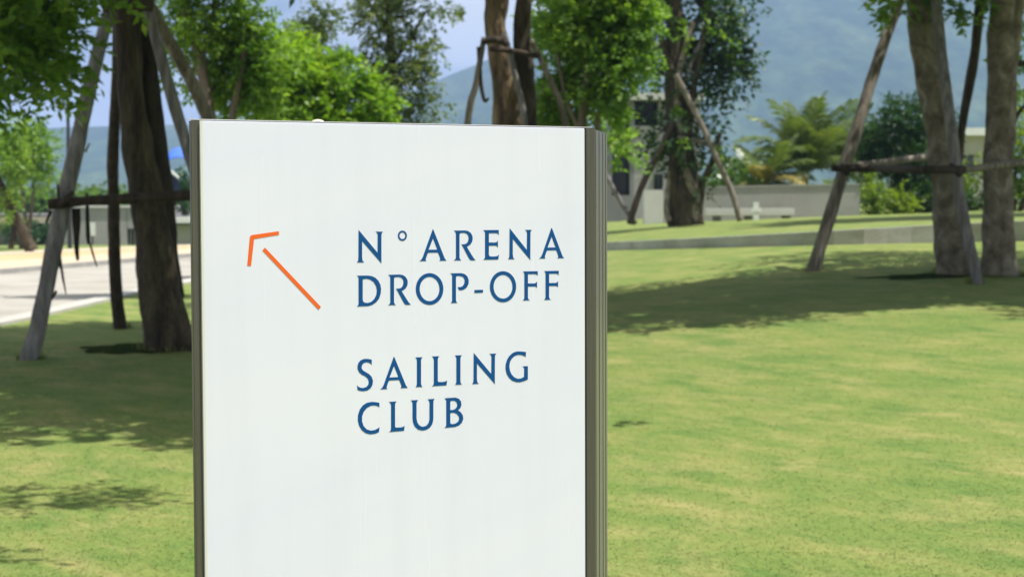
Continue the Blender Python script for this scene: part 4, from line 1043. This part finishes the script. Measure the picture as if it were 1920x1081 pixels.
for x in (1226, 1234, 1242):
    pbox('frame_bar', x, x + 1.2, 325, 359, d - .10, .03, M['lamp_metal'], w if False else pv)

# palms
def frond(name, parent, base, az, length, elev, curl, mat, nleaf=46, leaflen=0.55):
    """one arched frond with leaflets on both sides"""
    pts = []
    p = Vector(base); el = elev
    st = length / 14
    for i in range(15):
        pts.append(p.copy())
        p = p + Vector((math.cos(az) * math.cos(el), math.sin(az) * math.cos(el), math.sin(el))) * st
        el -= curl / 14 * (0.5 + i / 9)
    V, F = tube_geo(pts[::2], list(np.linspace(0.028, 0.006, len(pts[::2]))), seg=5, sub=2, rough=0)
    for i in range(nleaf):
        t = 0.12 + 0.88 * i / (nleaf - 1)
        f = t * 14; k = min(13, int(f)); q = pts[k].lerp(pts[k + 1], f - k)
        tan = (pts[k + 1] - pts[k]).normalized()
        sd_ = tan.cross(Vector((0, 0, 1))).normalized()
        L_ = leaflen * (0.35 + math.sin(math.pi * min(1, t * 0.85 + 0.12))) * random.uniform(0.85, 1.1)
        for s in (-1, 1):
            dr = (tan * 0.75 + sd_ * s * 0.8 + Vector((0, 0, random.uniform(-.25, .1)))).normalized()
            e1 = q + dr * L_ * 0.55; e2 = e1 + (dr + Vector((0, 0, -0.55))).normalized() * L_ * 0.5
            w_ = tan * 0.03
            n0 = len(V)
            V += [q - w_ * .6, q + w_ * .6, e1 + w_, e1 - w_, e2]
            F += [(n0, n0 + 1, n0 + 2, n0 + 3), (n0 + 3, n0 + 2, n0 + 4)]
    return mesh_obj(name, V, F, mat, parent)
def palm(label, px, py, d, scale, nf, seed, dry=(), base_py=425, elev0=1.35):
    random.seed(seed)
    c = at(px, py, d); g = at(px, base_py, d).z
    t = thing('palm_tree', label, 'palm', (c.x, c.y, g), 0, 'palms behind the pale wall')
    tube('trunk', [(c.x, c.y, g - .3), (c.x + .05, c.y, (g + c.z) / 2), tuple(c)], [0.16, 0.13, 0.11], M['bark_far'], t, seg=10, rough=0.12)
    for i in range(nf):
        az = 2 * math.pi * (i * 0.381966) + random.uniform(-.2, .2)
        el = elev0 - 1.1 * (i / nf) ** 1.2 + random.uniform(-.1, .1)
        L_ = scale * random.uniform(1.5, 1.9)
        frond('frond', t, c, az, L_, el, 0.25 + 1.3 * (i / nf) + random.uniform(0, .25), M['frond_dry'] if i in dry else M['frond'], leaflen=0.42 * scale)
    return t
palm('tallest palm with upright green fronds behind the middle of the pale wall', 1508, 325, 60, 1.5, 22, 5, elev0=1.5)
palm('short palm with arching yellowed fronds behind the left part of the pale wall', 1436, 345, 58.5, 1.1, 15, 6, dry=(7, 9, 10, 12), elev0=1.1)
palm('palm with drooping olive fronds beside the dark round bush', 1578, 318, 62, 1.35, 18, 7, dry=(13,), elev0=1.35)
palm('small pale palm beside the vine covered tree', 1392, 335, 63, 0.85, 11, 8, dry=(8,), elev0=1.0)
random.seed(77)

# shrubs: dense foliage down to the ground
def shrub(name, label, cat, base_px, d, blobs, lmat, stems=2, group=None, leaf=(0.13, 0.08), per=14, sig=0.17, n_leaf=5, droop=0.2):
    b = at(base_px[0], base_px[1], d)
    t = thing(name, label, cat, tuple(b), 0, group)
    bl = [(at(x, y, d + dd), (rx * d / FPX, max(rx, ry) * d / FPX * 0.8, ry * d / FPX), k) for x, y, dd, rx, ry, k in blobs]
    for i in range(stems):
        e = Vector(bl[i % len(bl)][0])
        tube('stem', [b + Vector((0.15 * (i - stems / 2), 0, -.1)), b.lerp(e, 0.5) + Vector((0.1 * (i - 1), 0, 0)), e], [px_r(10, d), px_r(8, d), px_r(4, d)], M['bark_dark'], t, seg=8)
    cr, cc = crown(t, bl, M[lmat], leaf=leaf, per=per, sig=sig, n_leaf=n_leaf, twig=0.26, droop=droop)
    return t
shrub('round_bush_tree', 'dark green round topped bushy tree between the palms and the mottled trunks', 'tree', (1690, 402), 57,
      [(1690, 235, 0, 50, 45, 60), (1720, 230, 0, 35, 40, 34), (1650, 260, 0, 45, 50, 46), (1690, 290, 0, 65, 40, 60), (1640, 305, 0, 38, 30, 26), (1745, 270, 0, 35, 60, 30), (1700, 330, .4, 60, 25, 30), (1775, 240, .5, 18, 25, 8)], 'leaf_deep', stems=3, leaf=(0.13, 0.075))
shrub('shrub', 'yellow green shrub under the dark round bush at the end of the pale wall', 'shrub', (1655, 402), 55.5,
      [(1645, 360, 0, 22, 30, 16), (1630, 380, .2, 14, 22, 8), (1690, 375, 0, 22, 26, 14)], 'leaf_yellow')
shrub('shrub', 'dark hedge plants with thin stems in the shade behind the mottled trunks', 'shrub', (1730, 402), 56.5,
      [(1720, 370, 0, 35, 30, 26), (1670, 385, .4, 40, 18, 18), (1760, 380, 0, 30, 24, 18), (1820, 380, .2, 40, 25, 26), (1890, 375, 0, 50, 30, 32), (1790, 350, .6, 30, 20, 10)], 'leaf_deep', stems=5)
shrub('shrub', 'bright yellow green shrub at the right edge behind the twin trunks', 'shrub', (1905, 395), 52,
      [(1910, 290, 0, 32, 42, 30), (1900, 335, 0, 34, 30, 22), (1950, 270, 0, 40, 50, 20), (1880, 370, .3, 30, 22, 10), (1815, 325, .5, 20, 28, 12), (1925, 205, .8, 20, 30, 7)], 'leaf_yellow', stems=3)
shrub('shrub', 'low mixed shrubs behind the wall left of the palms', 'shrub', (1370, 402), 58,
      [(1360, 325, 0, 26, 30, 14), (1345, 345, 0, 20, 22, 9), (1400, 348, 0, 24, 14, 7), (1330, 360, 0, 20, 25, 7)], 'leaf_mid')

# pale building at the right
d = 84
rb = thing('house', 'flat roofed grey green house with a white roof edge between the mottled trunks', 'building', tuple(at(1780, 400, d)))
pbox('wall', 1735, 1875, 254, 420, d, 8, M['render_beige'], rb)
pbox('roof_edge', 1728, 1882, 240, 253.5, d - .5, 9, M['white'], rb)
pbox('window', 1798, 1826, 290, 330, d - .05, .04, M['glass_dark'], rb)

# ===== mottled trees on the right
fR = foot(1790, 514)
gR = hit(1790, 516)
t7 = thing('shade_tree', 'thick mottled single trunk leaning left between two brace poles on the right lawn', 'tree', tuple(gR))
D = fR
tube('trunk', dpx([(1794, 526), (1792, 500), (1784, 430), (1776, 340), (1762, 240), (1744, 150), (1732, 80), (1722, 0), (1712, -100), (1706, -260)], D),
     [px_r(w, D) for w in (78, 68, 62, 60, 56, 52, 50, 46, 42, 36)], M['bark_pale'], t7, seg=22, sub=7, rough=0.10, seed=51)
tube('limb', dpx([(1735, 60), (1752, 0), (1764, -90)], D), [px_r(w, D) for w in (30, 24, 18)], M['bark_tan'], t7, seg=10)
cR = [((5.0, D - 1.2, 6.9), (3.0, 2.8, 1.1), 56), ((2.6, D - 1.4, 6.4), (2.2, 2.4, .8), 15), ((7.3, D - 2.8, 6.9), (2.8, 2.6, 1.0), 44), ((4.8, D - 4.2, 6.0), (2.6, 1.7, .7), 22), ((2.8, D - 4.6, 5.6), (1.3, 0.9, .4), 7)]
cr, cc = crown(t7, cR, M['leaf_canopy'], leaf=(0.17, 0.09), per=30, sig=0.36, dens=1.2, n_leaf=8, twig=0.38)
lt = [b_[0] for b_ in cR]
tp = at(1708, -200, D)
limbs(t7, tuple(tp), 0.14, lt, M['bark_pale'])
twigwork(t7, [tuple(tp)] + lt + [tuple(Vector(l).lerp(tp, .5)) for l in lt], cc, M['bark_dark'])
crown(t7, [(at(1680, -4, D - .3), (.30, .25, .12), 4), (at(1662, 10, D - .3), (.12, .2, .10), 2), (at(1740, -20, D - .2), (.3, .3, .12), 4), (at(1690, -60, D), (.8, .6, .4), 12)], M['leaf_bright'], leaf=(0.13, 0.06), per=9, sig=0.1, n_leaf=7, twig=0.22, name='hanging_foliage')

D2 = foot(1872, 517)
t8 = thing('shade_tree', 'pale mottled twin trunks joined above the crossbar near the right edge', 'tree', tuple(hit(1872, 517)))
tube('trunk', dpx([(1862, 526), (1864, 480), (1866, 380), (1868, 300), (1874, 200), (1876, 120), (1878, 40), (1884, -60), (1890, -220)], D2), [px_r(w, D2) for w in (58, 48, 44, 46, 50, 50, 46, 42, 36)], M['bark_pale'], t8, seg=20, sub=7, rough=0.10, seed=61)
tube('second_stem', dpx([(1894, 526, -.1), (1886, 470, -.1), (1882, 390, -.05), (1880, 310, 0), (1884, 220, .05), (1890, 120, .1), (1906, 10, .1), (1920, -120, .1)], D2), [px_r(w, D2) for w in (44, 38, 36, 40, 42, 38, 30, 26)], M['bark_pale'], t8, seg=18, sub=7, rough=0.10, seed=67)
tube('limb', dpx([(1896, 250), (1908, 215), (1930, 190)], D2), [px_r(w, D2) for w in (9, 8, 7)], M['bark_dark'], t8, seg=8)
tube('limb', dpx([(1812, 300, 1.2), (1800, 260, 1.2), (1812, 190, 1.1), (1826, 120, 1.0), (1834, 40, .8), (1844, -40, .6)], D2)[1:], [px_r(w, D2) for w in (15, 17, 17, 18, 18)], M['bark_dark'], t8, seg=10, rough=0.1)
cR2 = [((9.6, D2 + .6, 6.9), (3.2, 3.2, 1.2), 50), ((7.6, D2 - 1.2, 6.4), (2.0, 1.6, .7), 18), ((10.8, D2 - 5.4, 6.4), (2.8, 2.0, 1.0), 36)]
cr, cc = crown(t8, cR2, M['leaf_canopy'], leaf=(0.17, 0.09), per=30, sig=0.42, dens=1.3, n_leaf=8, twig=0.38)
lt = [b_[0] for b_ in cR2]
tp = at(1890, -200, D2)
limbs(t8, tuple(tp), 0.14, lt, M['bark_pale'])
twigwork(t8, [tuple(tp)] + lt + [tuple(Vector(l).lerp(tp, .5)) for l in lt], cc, M['bark_dark'])
crown(t8, [(at(1800, 5, D2), (.34, .3, .16), 5), (at(1790, 35, D2), (.12, .2, .12), 2), (at(1826, 0, D2), (.2, .3, .2), 4), (at(1915, 30, D2 + 1), (.2, .3, .45), 7), (at(1918, 150, D2 + 2), (.12, .3, .45), 4)], M['leaf_bright'], leaf=(0.13, 0.06), per=9, sig=0.1, n_leaf=7, twig=0.22, name='hanging_foliage')
t9 = thing('young_tree', 'thin dark leaning stem in front of the grey green house at the right', 'tree', tuple(at(1792, 412, D2 + 4)))
tube('trunk', dpx([(1788, 440, 4), (1792, 380, 4), (1798, 310, 4), (1806, 220, 4), (1820, 130, 4), (1836, 30, 4), (1846, -90, 4)], D2), [px_r(w, D2) for w in (17, 17, 17, 17, 16, 15, 13)], M['bark_dark'], t9, seg=12, rough=0.12, seed=8)
crown(t9, [(at(1850, -180, D2 + 4), (1.6, 1.6, .7), 24)], M['leaf_mid'], leaf=(0.13, 0.06), per=16, sig=0.3, n_leaf=7, twig=0.3)
shadow_patch('painted_shadow', Vector((gR.x - 0.35, gR.y - 0.02, 0)), 0.95, 0.42)  # painted shadow patches beside the right hand trunks
shadow_patch('painted_shadow', Vector((hit(1915, 515).x, hit(1915, 515).y, 0)), 0.55, 0.40)

# ===== their brace
fa, fb = foot(1527, 508), foot(1832, 533)
b7 = thing('tree_brace', 'tall brace of two leaning poles and dark crossbar around the mottled trunks', 'tree support', tuple(hit(1527, 508)))
log('pole', b7, [(1522, 514, fa, 26), (1542, 450, fa + .02, 24), (1582, 318, fa + .1, 24), (1622, 190, fa + .3, 22), (1652, 95, fa + .5, 21), (1688, 0, fa + .7, 19), (1704, -50, fa + .8, 18)], 0, 'log_brown', seed=13)
log('pole', b7, [(1835, 538, fb, 19), (1822, 480, fb + .05, 22), (1800, 370, fb + .2, 22), (1786, 260, fb + .35, 22), (1770, 140, fb + .6, 21), (1757, 20, fb + .9, 19), (1748, -60, fb + 1.1, 18)], 0, 'log_grey', seed=15)
log('crossbar', b7, [(1560, 315, fa - .1, 13), (1640, 316, fa - .2, 15), (1720, 318, fb - .1, 16), (1806, 318, fb + .1, 16)], 0, 'log_dark', seed=17)
log('crossbar', b7, [(1590, 312, fa + .25, 13), (1660, 304, fa + .9, 13), (1737, 294, fa + 1.7, 13)], 0, 'log_brown', seed=19)
log('crossbar', b7, [(1790, 320, fb + .1, 13), (1850, 313, fb + .5, 14), (1930, 303, fb + 1.0, 15), (1990, 297, fb + 1.4, 15)], 0, 'log_brown', seed=21)
log('crossbar', b7, [(1895, 118, fb + 2.6, 11), (1960, 121, fb + 2.7, 12)], 0, 'log_dark', seed=23)
log('binding', b7, [(1780, 310, fb + .02, 12), (1792, 318, fb - .02, 13), (1800, 328, fb + .02, 12)], 0, 'rope', seed=23)
log('binding', b7, [(1576, 310, fa - .02, 12), (1582, 317, fa - .12, 13), (1588, 324, fa - .02, 12)], 0, 'rope', seed=25)

t10 = thing('shade_tree', 'broad tree out of view at the right whose crown shades the upper lawn', 'tree', tuple(on_ground(17.5, 47.5)))
tube('trunk', [(17.5, 47.5, 0.9), (17.4, 47.5, 4), (16.5, 47.5, 8.5)], [0.35, 0.28, 0.2], M['bark_pale'], t10, seg=14)
crown(t10, [((13.4, 40.2, 9.4), (4.0, 4.4, 1.0), 90)], M['leaf_canopy'], leaf=(0.34, 0.2), per=22, sig=0.5, n_leaf=7, twig=0.6, dens=1.3)
limbs(t10, (16.5, 47.5, 8.4), 0.15, [(12, 47, 9.6), (14, 46, 9.8), (18, 48, 9.7)], M['bark_pale'])

# ===== far left: street lamp, low buildings, notice board, canopy
d = 60
q = at(131, 462, d)
lp = thing('street_lamp', 'thin dark street lamp post beyond the road left of the log brace', 'street lamp', (q.x, q.y, gz(q.x, q.y)))
tube('post', [(q.x, d, gz(q.x, d)), tuple(at(130, 380, d)), tuple(at(128, 280, d)), tuple(at(127, 120, d))], [0.075, 0.07, 0.06, 0.05], M['lamp_metal'], lp, seg=10, rough=0)
tube('lamp_arm', [tuple(at(127, 120, d)), tuple(at(126, 100, d)), tuple(at(112, 88, d)), tuple(at(90, 86, d))], [0.04, 0.035, 0.03, 0.03], M['lamp_metal'], lp, seg=8, rough=0)
a = at(90, 84, d); box_w('lamp_head', a.x - .45, a.x + .05, d - .12, d + .12, a.z - .06, a.z + .06, M['lamp_metal'], lp, 0.03)

d = 100
lb = thing('low_building', 'long low grey building with a pale roof edge beyond the road, behind the brace', 'building', tuple(at(170, 470, d)))
zb = -1.3
def LB(nm, x0, x1, yt, yb, dep, mat, dd=0.0, z=None): return pbox(nm, x0, x1, yt, yb, d + dd, dep, M[mat], lb, 0, z)
LB('wall', 92, 238, 389, 470, 8, 'render_grey', 0, zb)
LB('wall', 253, 314, 389, 470, 8, 'render_grey', 0, zb)
LB('wall', 238, 253, 389, 428, 8, 'render_grey')
LB('wall', 238, 253, 462, 470, 8, 'render_grey', 0, zb)
w = LB('window', 238.5, 252.5, 428.5, 461.5, .05, 'glass_dark', .25)
for x in (238.2, 245, 251.6):
    pbox('window_bar', x, x + 1.1, 428.5, 461.5, d + .18, .05, M['render_white'], w)
LB('wall', 314, 700, 420, 470, 8, 'render_beige', -.2, zb)
LB('fascia', 312, 704, 408, 416.5, 9, 'white', -1.1)
LB('soffit', 314, 702, 416.6, 419.8, 8, 'glass_dark', -.7)
LB('roof', 314, 700, 391, 407.9, 8, 'roof_grey', .6)
LB('wall', -260, 44, 402, 470, 8, 'render_dark', 0, zb)
LB('wall', 44, 92, 402, 414, 8, 'render_dark')
LB('roof_edge', -270, 96, 409, 418, .8, 'cream_pave', -.9)
LB('back_wall', 44, 92, 419, 470, .2, 'render_dark', 4, zb)
pbox('parapet', 92, 314, 386.5, 389, d - .1, 8.2, M['render_white'], lb)

shrub('hedge', 'dark green shrubs under the pale roof edge of the low building', 'hedge', (70, 462), 96, [(60, 440, 0, 30, 16, 22), (88, 445, 0, 26, 14, 14), (30, 445, 0, 20, 14, 8)], 'leaf_deep', leaf=(0.22, 0.14), sig=0.3)
for lbl, x, wd, y in (('row of green bushes showing above the roof of the low grey building', 200, 90, 380), ('low green bushes above the low building at the far left', 70, 60, 385)):
    shrub('hedge', lbl, 'hedge', (x, 400), 116, [(x + k * wd / 3.0 - wd / 2, y + 6 * math.sin(k * 2.3), 0, wd / 5, 11 + 4 * math.cos(k * 1.7), 14) for k in range(4)], 'leaf_mid', leaf=(0.3, 0.2), sig=0.35, stems=1)
shrub('shrub', 'dark green shrub between the leaning trunk and the sign, above the low building', 'shrub', (350, 400), 92, [(345, 372, 0, 22, 18, 18), (335, 350, 0, 14, 10, 6), (355, 340, .4, 14, 22, 8)], 'leaf_deep', leaf=(0.22, 0.14), sig=0.25)
d = 95
nb = thing('notice_board', 'small pale blue white board on a post in front of the low grey building', 'notice board', (at(173, 465, d).x, d, gz(at(173, 465, d).x, d)))
pbox('board', 167.5, 178.5, 417, 442, d, .05, M['white'], nb, 0.01)
q = at(173, 445, d); box_w('post', q.x - .04, q.x + .04, d + .051, d + .11, gz(q.x, d) - .1, q.z + .3, M['lamp_metal'], nb)

d = 70
cn = thing('shade_canopy', 'bright blue canvas canopy with navy side glimpsed between the dark trunk and the sign', 'canopy', (at(330, 460, d).x, d, gz(at(330, 460, d).x, d)))
V, F = [], []
for i in range(13):
    for j in range(7):
        u, v = i / 12, j / 6
        q = at(304 + 62 * u, 318 - 42 * math.sin(math.pi * (0.12 + 0.76 * u)) * (0.55 + .45 * math.sin(math.pi * v)), d + 2.4 * v - 1.2)
        V.append(q)
for i in range(12):
    for j in range(6):
        k = i * 7 + j; F.append((k, k + 7, k + 8, k + 1))
o = mesh_obj('canvas_roof', V, F, M['blue_canvas'], cn, smooth=True); md = o.modifiers.new('t', 'SOLIDIFY'); md.thickness = 0.02
V = [at(306, 318, d - 1.22), at(334, 334, d - 1.22), at(336, 356, d - 1.22), at(308, 356, d - 1.22)]
V += [v + Vector((0, .03, 0)) for v in V]
mesh_obj('side_curtain', V, [(0, 3, 2, 1), (4, 5, 6, 7), (0, 1, 5, 4), (1, 2, 6, 5), (2, 3, 7, 6), (3, 0, 4, 7)], M['navy'], cn)
tube('frame_bar', [at(312, 316, d - 1.28), at(324, 324, d - 1.28), at(335, 334, d - 1.28)], [0.045] * 3, M['white'], cn, seg=8, rough=0)
for x, dd in ((307, -1.1), (364, -1.1), (307, 1.1), (364, 1.1)):
    p = at(x, 320, d + dd); tube('post', [(p.x, p.y, gz(p.x, p.y)), (p.x, p.y, 1.5), tuple(p)], [0.03] * 3, M['lamp_metal'], cn, seg=8, rough=0)

# far wood at the mountains' foot
Bs = []
for i in range(900):
    a = random.uniform(-0.42, 0.42); r = random.uniform(230, 520)
    Bs.append((math.tan(a) * r, r, random.uniform(-1, 0.5)))
B = np.array(Bs)
k = 14
hh = 2.0 + 1.6 * rng.random(len(B))
Bb = np.repeat(B, k, 0) + rng.normal(0, 1, (len(B) * k, 3)) * np.array([2.6, 2.6, 0.7]) + np.stack([np.zeros(len(B) * k), np.zeros(len(B) * k), np.repeat(hh, k) * rng.random(len(B) * k)], 1)
V, F = spray(Bb, rng.normal(0, 1, (len(Bb), 3)), np.full(len(Bb), 1.3), 4, 1.1, 0.8, 0.2)
fw = np_mesh('far_wood', V, F, M['leaf_olive']); tag(fw, 'low green scrub on the plain at the foot of the mountains', 'woodland', kind='stuff')
